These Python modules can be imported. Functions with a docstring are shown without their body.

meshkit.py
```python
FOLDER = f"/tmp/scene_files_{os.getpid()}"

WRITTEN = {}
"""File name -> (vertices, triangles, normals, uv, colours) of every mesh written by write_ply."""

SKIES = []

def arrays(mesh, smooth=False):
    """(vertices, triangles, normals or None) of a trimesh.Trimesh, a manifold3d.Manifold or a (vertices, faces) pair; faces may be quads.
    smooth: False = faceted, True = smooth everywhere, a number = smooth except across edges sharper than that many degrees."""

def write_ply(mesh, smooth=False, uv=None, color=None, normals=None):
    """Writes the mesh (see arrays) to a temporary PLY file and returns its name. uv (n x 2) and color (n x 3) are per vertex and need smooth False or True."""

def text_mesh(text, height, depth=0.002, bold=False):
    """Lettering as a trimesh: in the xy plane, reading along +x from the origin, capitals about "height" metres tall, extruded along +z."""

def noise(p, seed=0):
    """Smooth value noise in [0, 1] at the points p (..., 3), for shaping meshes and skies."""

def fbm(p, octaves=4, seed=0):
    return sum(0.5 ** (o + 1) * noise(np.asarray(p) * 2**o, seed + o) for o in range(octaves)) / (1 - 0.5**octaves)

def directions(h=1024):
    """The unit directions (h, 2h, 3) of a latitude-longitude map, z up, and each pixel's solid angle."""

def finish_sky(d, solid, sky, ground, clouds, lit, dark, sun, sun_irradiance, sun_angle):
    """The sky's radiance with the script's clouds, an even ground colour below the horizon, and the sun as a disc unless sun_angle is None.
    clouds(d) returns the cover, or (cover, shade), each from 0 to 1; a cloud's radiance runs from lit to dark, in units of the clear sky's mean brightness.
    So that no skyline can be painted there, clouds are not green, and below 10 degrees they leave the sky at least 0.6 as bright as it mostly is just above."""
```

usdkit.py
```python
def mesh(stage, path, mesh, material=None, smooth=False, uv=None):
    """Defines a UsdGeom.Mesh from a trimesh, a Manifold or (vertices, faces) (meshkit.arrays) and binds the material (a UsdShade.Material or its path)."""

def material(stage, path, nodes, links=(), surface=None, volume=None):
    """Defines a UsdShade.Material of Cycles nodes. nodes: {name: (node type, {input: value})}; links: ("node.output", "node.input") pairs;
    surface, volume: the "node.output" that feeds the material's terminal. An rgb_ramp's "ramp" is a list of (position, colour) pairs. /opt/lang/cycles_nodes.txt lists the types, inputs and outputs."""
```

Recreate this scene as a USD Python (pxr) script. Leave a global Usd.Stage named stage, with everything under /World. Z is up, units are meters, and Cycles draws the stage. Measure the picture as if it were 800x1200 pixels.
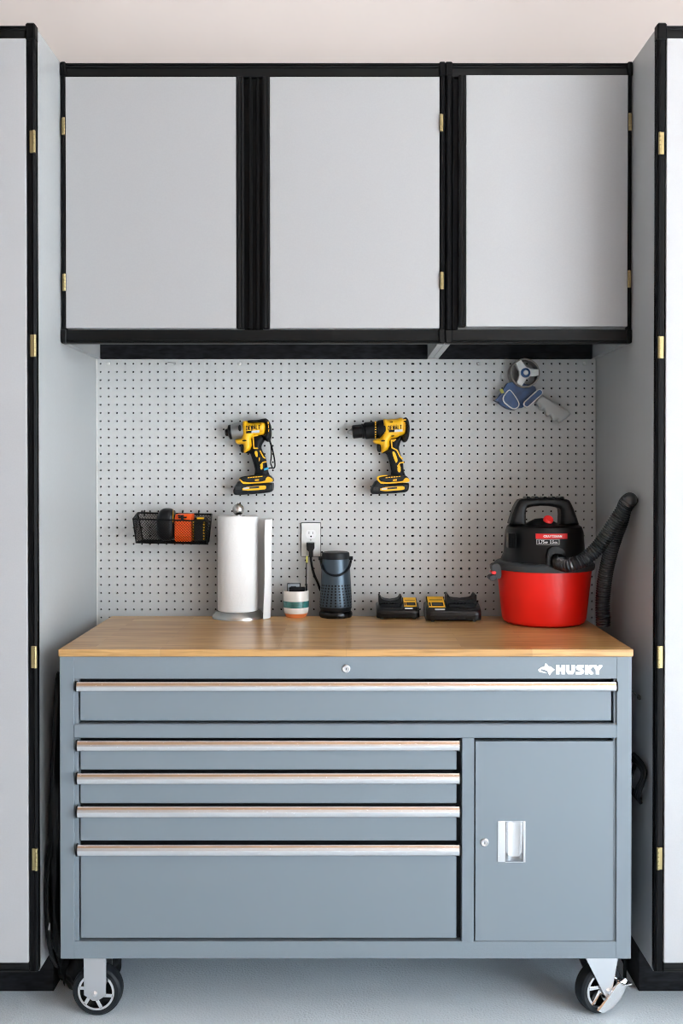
import math, random
import numpy as np, trimesh, shapely, usdkit, meshkit
from shapely.geometry import Polygon, LineString, Point
from manifold3d import CrossSection, Manifold
from pxr import Usd, UsdGeom, UsdLux, UsdShade, Gf, Sdf

random.seed(4); RNG = np.random.RandomState(4)
stage = Usd.Stage.CreateInMemory()
UsdGeom.SetStageUpAxis(stage, 'Z'); UsdGeom.SetStageMetersPerUnit(stage, 1.0)
UsdGeom.Xform.Define(stage, '/World'); UsdGeom.Scope.Define(stage, '/World/Looks')
V = np.array

# ---------------------------------------------------------------- camera
# world: x right, y away from the camera, z up; the pegboard's face is y = 0, the floor z = 0
FPX, VPX, HOR, TILT = 1167.0, 405.5, 550.0, math.radians(0.6)
EYE = V([0.0, -3.087, 1.392])
CYP = HOR + FPX * math.tan(TILT)
FWD, UPV, RGT = V([0, math.cos(TILT), -math.sin(TILT)]), V([0, math.sin(TILT), math.cos(TILT)]), V([1.0, 0, 0])
EXPOSURE = -0.66
cam = UsdGeom.Camera.Define(stage, '/World/camera')
cam.CreateHorizontalApertureAttr(36.0); cam.CreateVerticalApertureAttr(54.0)
cam.CreateFocalLengthAttr(FPX / 800 * 36.0)
cam.CreateHorizontalApertureOffsetAttr((400 - VPX) / 800 * 36.0)
cam.CreateVerticalApertureOffsetAttr(-(600 - CYP) / 800 * 36.0)
cam.CreateExposureAttr(EXPOSURE)
cam.CreateClippingRangeAttr(Gf.Vec2f(0.05, 1000))
cam.AddTransformOp().Set(Gf.Matrix4d(*RGT, 0, *UPV, 0, *(-FWD), 0, *EYE, 1))

# ---------------------------------------------------------------- sky, sun
dome = UsdLux.DomeLight.Define(stage, '/World/sky')
dome.CreateIntensityAttr(5.2); dome.CreateColorAttr(Gf.Vec3f(0.76, 0.89, 1.0))
sun = UsdLux.DistantLight.Define(stage, '/World/sun')
sun.CreateIntensityAttr(12.0); sun.CreateNormalizeAttr(True); sun.CreateAngleAttr(0.53); sun.CreateColorAttr(Gf.Vec3f(1.0, 0.97, 0.94))
SUN = V([0.62, -0.25, 1.3]); SUN = SUN / np.linalg.norm(SUN)      # high, from the right outside the open garage door; reaches the driveway and a strip of floor
_x = np.cross([0, 0, 1.0], SUN); _x /= np.linalg.norm(_x); _y = np.cross(SUN, _x)
sun.AddTransformOp().Set(Gf.Matrix4d(*_x, 0, *_y, 0, *SUN, 0, 0, 0, 0, 1))


def at(px, py, Y):
    d = FWD + RGT * (px - VPX) / FPX + UPV * (CYP - py) / FPX
    return EYE + d * ((Y - EYE[1]) / d[1])


def onz(px, py, Z):
    d = FWD + RGT * (px - VPX) / FPX + UPV * (CYP - py) / FPX
    return EYE + d * ((Z - EYE[2]) / d[2])


def xz(px, py, Y):
    p = at(px, py, Y)
    return p[0], p[2]


# ---------------------------------------------------------------- materials
def mat(name, color, rough=0.5, metal=0.0, var=0.0, vscale=40, bump=0.0, bscale=400, coat=0.0, spec=0.5, stretch=(1, 1, 1), color2=None, crough=0.1):
    nodes = {'p': ('principled_bsdf', {'base_color': color, 'roughness': rough, 'metallic': metal, 'coat_weight': coat, 'coat_roughness': crough, 'specular_ior_level': spec})}
    links = []
    if var or bump:
        nodes['g'] = ('texture_coordinate', {})
        nodes['m'] = ('mapping', {'scale': stretch}); links.append(('g.object', 'm.vector'))
    if var:
        c2 = color2 or tuple(min(1, c * (1 + var)) for c in color)
        c1 = tuple(c * (1 - var) for c in color)
        nodes['n'] = ('noise_texture', {'scale': vscale, 'detail': 3.0})
        nodes['r'] = ('rgb_ramp', {'ramp': [(0.3, c1), (0.7, c2)]})
        links += [('m.vector', 'n.vector'), ('n.fac', 'r.fac'), ('r.color', 'p.base_color')]
    if bump:
        nodes['bn'] = ('noise_texture', {'scale': bscale, 'detail': 2.0})
        nodes['b'] = ('bump', {'strength': bump, 'distance': 0.002})
        links += [('m.vector', 'bn.vector'), ('bn.fac', 'b.height'), ('b.normal', 'p.normal')]
    return usdkit.material(stage, '/World/Looks/' + name, nodes, links, surface='p.BSDF')


M = {}
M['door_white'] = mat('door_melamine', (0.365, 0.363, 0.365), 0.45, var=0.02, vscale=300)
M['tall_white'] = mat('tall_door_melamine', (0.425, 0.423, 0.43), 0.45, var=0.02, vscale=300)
M['panel'] = mat('panel_melamine', (0.385, 0.40, 0.405), 0.4, var=0.03, vscale=250)
M['peg'] = mat('pegboard_paint', (0.525, 0.53, 0.522), 0.6, var=0.03, vscale=500)
M['peg_back'] = mat('cavity_shade', (0.012, 0.010, 0.008), 0.9)
M['black_alu'] = mat('black_aluminium', (0.0022, 0.0022, 0.0025), 0.45, spec=0.12)
M['black_alu2'] = mat('charcoal_aluminium', (0.0035, 0.0038, 0.004), 0.4, spec=0.2)
M['osb'] = mat('black_stained_board', (0.004, 0.004, 0.005), 0.65, spec=0.15, var=0.6, vscale=30, color2=(0.013, 0.013, 0.016), stretch=(1, 1, 3))
M['brass'] = mat('brass', (0.42, 0.34, 0.17), 0.42, 1.0)
M['chest'] = mat('chest_paint', (0.18, 0.215, 0.245), 0.42, 0.0, var=0.07, vscale=900, bump=0.08, bscale=1500)
M['chest_shade'] = mat('chest_gap_shade', (0.006, 0.007, 0.009), 0.8)
M['chrome'] = mat('chrome', (0.86, 0.86, 0.87), 0.13, 1.0)
M['satin'] = mat('satin_steel', (0.50, 0.49, 0.47), 0.25, 1.0)
M['zinc'] = mat('zinc_plate', (0.72, 0.73, 0.75), 0.3, 1.0)
M['rubber'] = mat('rubber', (0.010, 0.012, 0.015), 0.55, spec=0.25, var=0.15, vscale=80)
M['logo'] = mat('logo_white', (0.86, 0.86, 0.88), 0.35)
M['black_plastic'] = mat('black_plastic', (0.0035, 0.0035, 0.004), 0.42, spec=0.25)
M['black_gloss'] = mat('black_gloss_plastic', (0.003, 0.003, 0.0035), 0.22, spec=0.35)
M['grey_plastic'] = mat('dark_grey_plastic', (0.04, 0.044, 0.048), 0.5, spec=0.3)
M['yellow'] = mat('tool_yellow', (0.86, 0.46, 0.006), 0.42)
M['tool_black'] = mat('tool_black', (0.0035, 0.004, 0.005), 0.5, spec=0.2)
M['tool_grey'] = mat('tool_charcoal', (0.010, 0.012, 0.0135), 0.45, spec=0.3)
M['silver_label'] = mat('silver_label', (0.55, 0.56, 0.58), 0.35)
M['gear_metal'] = mat('gearcase_grey', (0.34, 0.35, 0.36), 0.35, 0.7)
M['red'] = mat('vacuum_red', (0.88, 0.009, 0.003), 0.38)
M['red_label'] = mat('label_red', (0.72, 0.012, 0.012), 0.4)
M['white_print'] = mat('white_print', (0.8, 0.8, 0.8), 0.5)
M['hose'] = mat('hose_black', (0.006, 0.008, 0.012), 0.25, spec=0.8)
M['blue'] = mat('dispenser_blue', (0.018, 0.065, 0.20), 0.4, var=0.5, vscale=25, color2=(0.03, 0.10, 0.26))
M['blue_cyan'] = mat('tag_blue', (0.02, 0.35, 0.60), 0.4)
M['white_plastic'] = mat('white_plastic', (0.72, 0.72, 0.70), 0.4)
M['handle_grey'] = mat('handle_grey', (0.42, 0.43, 0.42), 0.5)
M['tape_brown'] = mat('tape_roll', (0.20, 0.185, 0.16), 0.3)
M['tape_core'] = mat('tape_core_shadow_grey', (0.11, 0.11, 0.11), 0.6)
M['paper'] = mat('paper_towel', (0.78, 0.77, 0.76), 0.9, bump=0.35, bscale=260)
M['wire'] = mat('black_wire', (0.003, 0.003, 0.0035), 0.45, spec=0.2)
M['orange'] = mat('tape_orange', (0.92, 0.10, 0.004), 0.45)
M['speaker'] = mat('speaker_blue_grey', (0.055, 0.078, 0.10), 0.34, 0.55)
M['speaker_black'] = mat('speaker_black', (0.005, 0.0065, 0.009), 0.45, spec=0.25)
M['cup_white'] = mat('cup_glaze_white', (0.72, 0.68, 0.63), 0.25, coat=0.4)
M['cup_teal'] = mat('cup_glaze_teal', (0.03, 0.14, 0.13), 0.25, var=0.35, vscale=60, coat=0.4)
M['cup_orange'] = mat('cup_glaze_orange', (0.70, 0.20, 0.06), 0.4)
M['screen'] = mat('screen_grey', (0.30, 0.33, 0.36), 0.2)
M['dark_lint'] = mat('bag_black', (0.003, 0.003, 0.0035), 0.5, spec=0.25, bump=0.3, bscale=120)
M['ceiling'] = mat('ceiling_paint', (0.95, 0.86, 0.81), 0.8, bump=0.1, bscale=200)
M['wall'] = mat('wall_paint', (0.50, 0.47, 0.45), 0.8)
M['wall_back'] = mat('wall_back_paint', (0.72, 0.655, 0.62), 0.8)
M['drive'] = mat('driveway_concrete', (0.55, 0.52, 0.50), 0.85, var=0.1, vscale=2)
M['added_tan'] = mat('added_reflection_tan', (0.46, 0.27, 0.15), 0.6)  # tan of the added door and loft, meant to be reflected
M['gdoor_white'] = mat('garage_door_white', (0.75, 0.74, 0.72), 0.6)
# textured grey floor coating
M['floor'] = usdkit.material(stage, '/World/Looks/floor_coating', {
    'g': ('geometry', {}), 'n': ('noise_texture', {'scale': 170.0, 'detail': 3.0}), 'n2': ('noise_texture', {'scale': 420.0, 'detail': 2.0}),
    'r': ('rgb_ramp', {'ramp': [(0.3, (0.58, 0.66, 0.72)), (0.7, (0.80, 0.87, 0.92))]}),
    'b': ('bump', {'strength': 0.7, 'distance': 0.004}), 'p': ('principled_bsdf', {'roughness': 0.6})},
    [('g.position', 'n.vector'), ('g.position', 'n2.vector'), ('n2.fac', 'r.fac'), ('r.color', 'p.base_color'), ('n.fac', 'b.height'), ('b.normal', 'p.normal')], surface='p.BSDF')
# butcher-block top: staves along x in several tones, fine grain
M['wood'] = usdkit.material(stage, '/World/Looks/butcher_block', {
    'g': ('geometry', {}),
    'm': ('mapping', {'scale': (1.0, 1.0, 1.0)}),
    'br': ('brick_texture', {'scale': 1.0, 'brick_width': 0.46, 'row_height': 0.042, 'mortar_size': 0.0004, 'offset': 0.37, 'color1': (0.44, 0.23, 0.075), 'color2': (0.62, 0.37, 0.145), 'mortar': (0.36, 0.19, 0.08)}),
    'm2': ('mapping', {'scale': (3.0, 60.0, 60.0)}), 'n': ('noise_texture', {'scale': 2.2, 'detail': 5.0, 'distortion': 0.6}),
    'r': ('rgb_ramp', {'ramp': [(0.30, (0.60, 0.54, 0.46)), (0.55, (1.0, 1.0, 1.0)), (0.85, (1.06, 1.04, 1.0))]}),
    'mx': ('mix', {'mix_type': 'multiply', 'fac': 1.0}),
    'p': ('principled_bsdf', {'roughness': 0.38, 'coat_weight': 0.3, 'coat_roughness': 0.14})},
    [('g.position', 'm.vector'), ('m.vector', 'br.vector'), ('g.position', 'm2.vector'), ('m2.vector', 'n.vector'), ('n.fac', 'r.fac'), ('br.color', 'mx.color1'), ('r.color', 'mx.color2'), ('mx.color', 'p.base_color')], surface='p.BSDF')


# ---------------------------------------------------------------- scene helpers
TAKEN, BASE = {}, {}


def numbered(parent, name):
    k = TAKEN.get((parent, name), 0); TAKEN[(parent, name)] = k + 1
    return name if k == 0 else f'{name}_{k:03d}'


def thing(name, label, cat, base, group=None):
    path = '/World/' + numbered('/World', name)
    x = UsdGeom.Xform.Define(stage, path); x.AddTranslateOp().Set(Gf.Vec3d(*map(float, base)))
    BASE[path] = V(base, float)
    x.GetPrim().SetCustomDataByKey('label', label); x.GetPrim().SetCustomDataByKey('category', cat)
    if group: x.GetPrim().SetCustomDataByKey('group', group)
    return path


def arr(mesh):
    if isinstance(mesh, (list, tuple)) and not isinstance(mesh[0], np.ndarray):
        vs, fs, n = [], [], 0
        for m in mesh:
            v, f = arr(m); vs.append(v); fs.append(f + n); n += len(v)
        return np.vstack(vs), np.vstack(fs)
    if hasattr(mesh, 'to_mesh'):
        m = mesh.to_mesh(); return np.array(m.vert_properties[:, :3], float), np.array(m.tri_verts, int)
    if isinstance(mesh, (list, tuple)):
        return mesh
    return np.array(mesh.vertices, float), np.array(mesh.faces, int)


def obj(name, mesh, m, parent='/World', label=None, cat=None, kind=None, group=None, smooth=32):
    v, f = arr(mesh)
    top = '/'.join(parent.split('/')[:3])
    v = v - BASE.get(top, np.zeros(3)) if parent != '/World' else v
    path = parent + '/' + numbered(parent, name)
    pr = usdkit.mesh(stage, path, trimesh.Trimesh(v, f, process=False), M[m] if isinstance(m, str) else m, smooth=smooth).GetPrim()
    for k, t in (('label', label), ('category', cat), ('kind', kind), ('group', group)):
        if t: pr.SetCustomDataByKey(k, t)
    return path


def struct(name, mesh, m):
    return obj(name, mesh, m, kind='structure')


# ---------------------------------------------------------------- shape helpers
def box(x0, x1, y0, y1, z0, z1, b=0.0):
    x0, x1 = min(x0, x1), max(x0, x1); y0, y1 = min(y0, y1), max(y0, y1); z0, z1 = min(z0, z1), max(z0, z1)
    b = min(b, 0.45 * min(x1 - x0, y1 - y0, z1 - z0))
    if b <= 0:
        m = trimesh.creation.box([x1 - x0, y1 - y0, z1 - z0]); m.apply_translation([(x0 + x1) / 2, (y0 + y1) / 2, (z0 + z1) / 2]); return m
    pts = []
    for x, sx in ((x0, 1), (x1, -1)):
        for y, sy in ((y0, 1), (y1, -1)):
            for z, sz in ((z0, 1), (z1, -1)):
                pts += [(x, y + sy * b, z + sz * b), (x + sx * b, y, z + sz * b), (x + sx * b, y + sy * b, z)]
    return trimesh.Trimesh(V(pts)).convex_hull


def pbox(px0, py0, px1, py1, Y, depth, b=0.0, front=None):
    """box whose front face (at y = Y) spans those picture points; goes back by depth."""
    p, q = at((px0 + px1) / 2, py0, Y), at((px0 + px1) / 2, py1, Y)
    pm = (py0 + py1) / 2
    return box(at(px0, pm, Y)[0], at(px1, pm, Y)[0], Y, Y + depth, q[2], p[2], b)


def csec(poly):
    poly = shapely.geometry.polygon.orient(poly)
    rings = [np.array(poly.exterior.coords)[:-1]] + [np.array(r.coords)[:-1] for r in poly.interiors]
    return CrossSection([r.tolist() for r in rings])


def stand(m, y):
    """(x, z', w) -> x, y - w, z': turns an extrusion to face the camera."""
    v, f = arr(m)
    return trimesh.Trimesh(np.stack([v[:, 0], y - v[:, 2], v[:, 1]], 1), f, process=False)


def ext(poly, yfront, yback, c=0.0):
    """poly in (x, z); extruded from yback to yfront (nearer the camera, smaller y), front edge stepped in by c."""
    if hasattr(poly, 'geoms'):
        return trimesh.util.concatenate([ext(g, yfront, yback, c) for g in poly.geoms if g.area > 1e-8])
    t = yback - yfront
    if c <= 0:
        return stand(csec(poly).extrude(t), yback)
    ms = csec(poly).extrude(t - c)
    for k in (0.5, 1.0):
        ins = poly.buffer(-c * (1 - math.sqrt(1 - k * k * 0.75)))
        for g in getattr(ins, 'geoms', [ins]):
            if g.area > 1e-8: ms = ms + csec(g).extrude(t - c + c * k)
    return stand(ms, yback)


def pillow(poly, yc, half, r, res=0.004):
    """outline in (x, z) given a rounded thickness about y = yc."""
    m = csec(poly).extrude(2 * half).refine_to_length(res)
    v, f = arr(m)
    d = shapely.distance(poly.boundary, shapely.points(v[:, :2]))
    t = np.clip(d / r, 0, 1)
    fac = 1 - (1 - np.sqrt(1 - (1 - t) ** 2)) * (r / half)
    return trimesh.Trimesh(np.stack([v[:, 0], yc - (v[:, 2] - half) * fac, v[:, 1]], 1), f, process=False)


def smooth_poly(pts, n=2):
    p = V(pts, float)
    for _ in range(n):
        q = np.roll(p, -1, 0); p = np.stack([0.75 * p + 0.25 * q, 0.25 * p + 0.75 * q], 1).reshape(-1, 2)
    return Polygon(p).buffer(0)


def lathe(profile, c=(0, 0, 0), n=48, axis=None):
    """profile [(r, h)] turned about an axis through c (default z)."""
    m = trimesh.creation.revolve(V(profile, float), sections=n)
    if m.volume < 0: m.invert()
    if axis is not None:
        m.apply_transform(trimesh.geometry.align_vectors([0, 0, 1], V(axis, float) / np.linalg.norm(axis)))
    m.apply_translation(c)
    return m


def spline(pts, n=8):
    p = V(pts, float); q = np.vstack([2 * p[0] - p[1], p, 2 * p[-1] - p[-2]]); out = []
    for i in range(1, len(q) - 2):
        for t in np.arange(n) / n:
            a, b, c, d = q[i - 1], q[i], q[i + 1], q[i + 2]
            out.append(0.5 * (2 * b + (c - a) * t + (2 * a - 5 * b + 4 * c - d) * t ** 2 + (3 * b - a - 3 * c + d) * t ** 3))
    return np.vstack(out + [p[-1]])


def tube(path, r, sides=10, cap=True, flat=1.0):
    p = V(path, float); n = len(p); r = np.broadcast_to(r, (n,))
    t = np.gradient(p, axis=0); t /= np.linalg.norm(t, axis=1, keepdims=True) + 1e-12
    a = np.cross(t[0], [0.3, 0.2, 0.9]); a /= np.linalg.norm(a); A = []
    for k in range(n):
        a = a - t[k] * (a @ t[k]); a /= np.linalg.norm(a); A.append(a)
    A = V(A); Bn = np.cross(t, A); ang = np.arange(sides) * 2 * np.pi / sides
    v = p[:, None] + r[:, None, None] * (np.cos(ang)[None, :, None] * A[:, None] + flat * np.sin(ang)[None, :, None] * Bn[:, None])
    v = v.reshape(-1, 3); f = []
    for i in range(n - 1):
        for j in range(sides):
            q0, q1 = i * sides + j, i * sides + (j + 1) % sides
            f += [(q0, q1, q1 + sides), (q0, q1 + sides, q0 + sides)]
    if cap:
        v = np.vstack([v, p[0], p[-1]]); k = len(v) - 2
        for j in range(sides):
            f.append((k, (j + 1) % sides, j)); f.append((k + 1, (n - 1) * sides + j, (n - 1) * sides + (j + 1) % sides))
    m = trimesh.Trimesh(v, V(f), process=False)
    if m.volume < 0: m.invert()
    return m


def text(s, x0, x1, z0, z1, y, bold=True, depth=0.0008, slant=0.0):
    """lettering facing the camera, filling x0..x1, z0..z1, its back at y."""
    m = meshkit.text_mesh(s, 0.05, depth, bold)
    v = m.vertices - m.bounds[0]; e = m.extents
    sx, sz = (x1 - x0) / e[0], (z1 - z0) / e[1]
    v = np.stack([x0 + v[:, 0] * sx + slant * v[:, 1] * sz, y - v[:, 2], z0 + v[:, 1] * sz], 1)
    return trimesh.Trimesh(v, m.faces, process=False)


def cup(px, py, s, u, v):
    return px + u / s, py + v / s


def zp(zoom, pts, Y):
    """points read off an enlarged view: zoom = (x0, y0, scale)."""
    return [xz(zoom[0] + u / zoom[2], zoom[1] + v / zoom[2], Y) for u, v in pts]


def zpoly(zoom, pts, Y, n=1):
    return smooth_poly(zp(zoom, pts, Y), n) if n else Polygon(zp(zoom, pts, Y)).buffer(0)


# ================================================================ the room
NICHE = 0.775
Y_UP, Y_TALL, Y_CHEST = -0.383, -0.596, -0.625
CEIL = 2.92
YF = -6.4                          # the garage's far wall, behind the camera
XL, XR = -2.8, 3.0                  # side walls; the open garage door is in the right one, beside and behind the camera
struct('floor', box(XL - 0.1, XR, YF, 0.2, -0.1, 0.0), 'floor')
struct('ceiling', box(XL - 0.1, XR + 0.2, YF, 0.2, CEIL, CEIL + 0.1), 'ceiling')
struct('wall_back', box(XL, XR, 0.036, 0.2, 0, CEIL), 'wall_back')
struct('wall_left', box(XL - 0.1, XL, YF, 0.2, 0, CEIL), 'wall')
struct('wall_front', box(XL, XR, YF - 0.1, YF, 0, CEIL), 'wall')
DY0, DY1, DH = -6.2, -1.9, 2.74
struct('wall_right', [box(XR, XR + 0.2, YF, DY0, 0, CEIL), box(XR, XR + 0.2, DY1, 0.2, 0, CEIL), box(XR, XR + 0.2, DY0, DY1, DH, CEIL)], 'wall')
struct('ground', box(XR, 60, -40, 40, -0.15, -0.03), 'drive')
# overhead door panels, unseen, added under the ceiling for tan reflections in the pulls
struct('door_1', [box(XR - 0.1 - 0.56 * j - 0.55, XR - 0.1 - 0.56 * j, DY0 - 0.05, -3.3, 2.79, 2.84, 0.01) for j in range(4)], 'added_tan')

# added plywood loft, unseen behind the camera, giving the drawer pulls brown reflections
struct('added_loft_1', [box(XL, 0.5, -4.8, -1.9, 2.32, 2.345), box(XL, 0.5, -1.94, -1.9, 2.25, 2.32), box(XL, 0.5, -4.8, -4.76, 2.25, 2.32)] + [box(x, x + 0.04, y, y + 0.04, 2.345, CEIL) for x in (-1.2, 0.45) for y in (-1.94, -4.8)], 'added_tan')

# ================================================================ pegboard
PIT = 0.0254
z_pt, z_pb = at(400, 420.5, 0)[2], 0.86
x_pl, x_pr = -NICHE + 0.001, NICHE - 0.001
peg = thing('pegboard', 'grey painted pegboard panel full of small round holes behind the workbench', 'pegboard', (0, 0, z_pb))


def pegboard():
    col0, colR = at(117.9, 550, 0)[0], at(693.9, 550, 0)[0]
    xs = sorted([col0 + PIT * k for k in range(39)] + [colR - PIT * k for k in range(22)])
    xs = [x for x in xs if x < at(481, 550, 0)[0] + PIT * 0.3] + [x for x in xs if x > at(487, 550, 0)[0]]
    rows = [at(400, 426.2, 0)[2] - PIT * k for k in range(34)]; rows = [z for z in rows if z > z_pb + 0.01]
    xe = [x_pl] + [(a + b) / 2 for a, b in zip(xs[:-1], xs[1:])] + [x_pr]
    ze = [z_pt] + [(a + b) / 2 for a, b in zip(rows[:-1], rows[1:])] + [z_pb]
    seam = at(481.9, 550, 0)[0]
    Q, r, d = 12, 0.0031, 0.0065
    ang = np.arange(Q) * 2 * np.pi / Q
    vs, fs, n = [], [], 0
    for i, x in enumerate(xs):
        slot = abs(x - seam) < PIT * 0.4
        for j, z in enumerate(rows):
            a, b, c, e = xe[i], xe[i + 1], ze[j + 1], ze[j]
            hx = x + r * np.cos(ang) + (np.where(np.cos(ang) > 0, 0.0032, -0.0) if slot else 0); hz = z + r * np.sin(ang)
            # outer ring on the cell's border along the same directions
            ox, oz = [], []
            for g in ang:
                cx, cz = math.cos(g), math.sin(g)
                if abs(abs(cx) - abs(cz)) > 1e9: pass
                tx = ((b - x) if cx > 0 else (x - a)) / max(abs(cx), 1e-9); tz = ((e - z) if cz > 0 else (z - c)) / max(abs(cz), 1e-9)
                t = min(tx, tz); ox.append(x + cx * t); oz.append(z + cz * t)
            v = np.zeros((3 * Q + 4, 3))
            v[:Q, 0], v[:Q, 2] = hx, hz
            v[Q:2 * Q, 0], v[Q:2 * Q, 2] = ox, oz
            v[2 * Q:3 * Q, 0], v[2 * Q:3 * Q, 1], v[2 * Q:3 * Q, 2] = hx, d, hz
            v[3 * Q:] = [(b, 0, e), (a, 0, e), (a, 0, c), (b, 0, c)]
            vs.append(v); f = []
            for k in range(Q):
                k2 = (k + 1) % Q
                f += [(k, Q + k2, Q + k), (k, k2, Q + k2)]
                f += [(k, 2 * Q + k, 2 * Q + k2), (k, 2 * Q + k2, k2)]
            # corners: between the two border points on either side of each corner
            cang = [math.atan2(e - z, b - x), math.atan2(e - z, a - x), math.atan2(c - z, a - x), math.atan2(c - z, b - x)]
            for q, g in enumerate(cang):
                k = int(math.floor((g % (2 * np.pi)) / (2 * np.pi / Q))) % Q
                f.append((Q + k, Q + (k + 1) % Q, 3 * Q + q))
            fs.append(V(f) + n); n += len(v)
    v, f = np.vstack(vs), np.vstack(fs)
    # every face of the front must look at the camera
    nrm = np.cross(v[f[:, 1]] - v[f[:, 0]], v[f[:, 2]] - v[f[:, 0]])
    flat = np.abs(nrm[:, 1]) > 0.9 * np.linalg.norm(nrm, axis=1)
    flip = flat & (nrm[:, 1] > 0)
    f[flip] = f[flip][:, ::-1]
    return v, f


obj('board', pegboard(), 'peg', peg, smooth=False)
obj('shade_backing', box(x_pl, x_pr, 0.024, 0.034, z_pb, z_pt), 'peg_back', peg)  # near-black sheet, the shade inside the holes put into its colour
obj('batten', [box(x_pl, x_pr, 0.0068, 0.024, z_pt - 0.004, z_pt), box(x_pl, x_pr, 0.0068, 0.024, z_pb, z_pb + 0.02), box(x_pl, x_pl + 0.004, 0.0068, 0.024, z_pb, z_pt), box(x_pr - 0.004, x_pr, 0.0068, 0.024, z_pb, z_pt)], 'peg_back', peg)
obj('edge_strip', box(x_pl, x_pl + 0.0035, -0.002, 0.0, z_pb, z_pt), 'white_plastic', peg, label='thin pale edge strip')
obj('edge_strip', box(x_pr - 0.0035, x_pr, -0.002, 0.0, z_pb, z_pt), 'handle_grey', peg)
for px, mm in ((127, 'white_plastic'), (280.7, 'white_plastic'), (560, 'zinc'), (684.2, 'white_plastic')):
    c = at(px, 426.2, 0)
    obj('screw', lathe([(0, 0.004), (0.003, 0.0035), (0.0055, 0.001), (0.0055, 0), (0, 0)], c, 16, (0, -1, 0)), mm, peg, label='white screw head')
hk = thing('peg_hook', 'small bare metal peg hook in the top row of pegboard holes', 'hook', at(200, 425.5, -0.004))
obj('shank', tube([at(204, 426, 0.002), at(204, 425.5, -0.005), at(197, 425, -0.006)], 0.0016, 8), 'zinc', hk)
obj('flange', lathe([(0, 0.002), (0.004, 0.002), (0.0045, 0), (0, 0)], at(204.3, 426, 0), 14, (0, -1, 0)), 'zinc', hk)

# ================================================================ tall cabinets


def brass_hinge(parent, px, py, Y, h=26, w=6.5, side=1):
    """leaf with barrel, screws; side = where the barrel is."""
    p = at(px, py, Y); s = FPX / (Y - EYE[1]); hh, ww = h / s / 2, w / s / 2
    ms = [box(p[0] - ww, p[0] + ww, Y - 0.0015, Y + 0.002, p[2] - hh, p[2] + hh, 0.0006)]
    for k in range(5):
        z0 = p[2] - hh + 2 * hh * k / 5
        ms.append(lathe([(0, 0.0005), (0.0032, 0.0005), (0.0032, 2 * hh / 5 - 0.0005), (0, 2 * hh / 5 - 0.0005)], (p[0] + side * ww * 0.55, Y - 0.003, z0), 10))
    h_ = obj('hinge', ms, 'brass', parent, label='brass butt hinge')
    return h_


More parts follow.
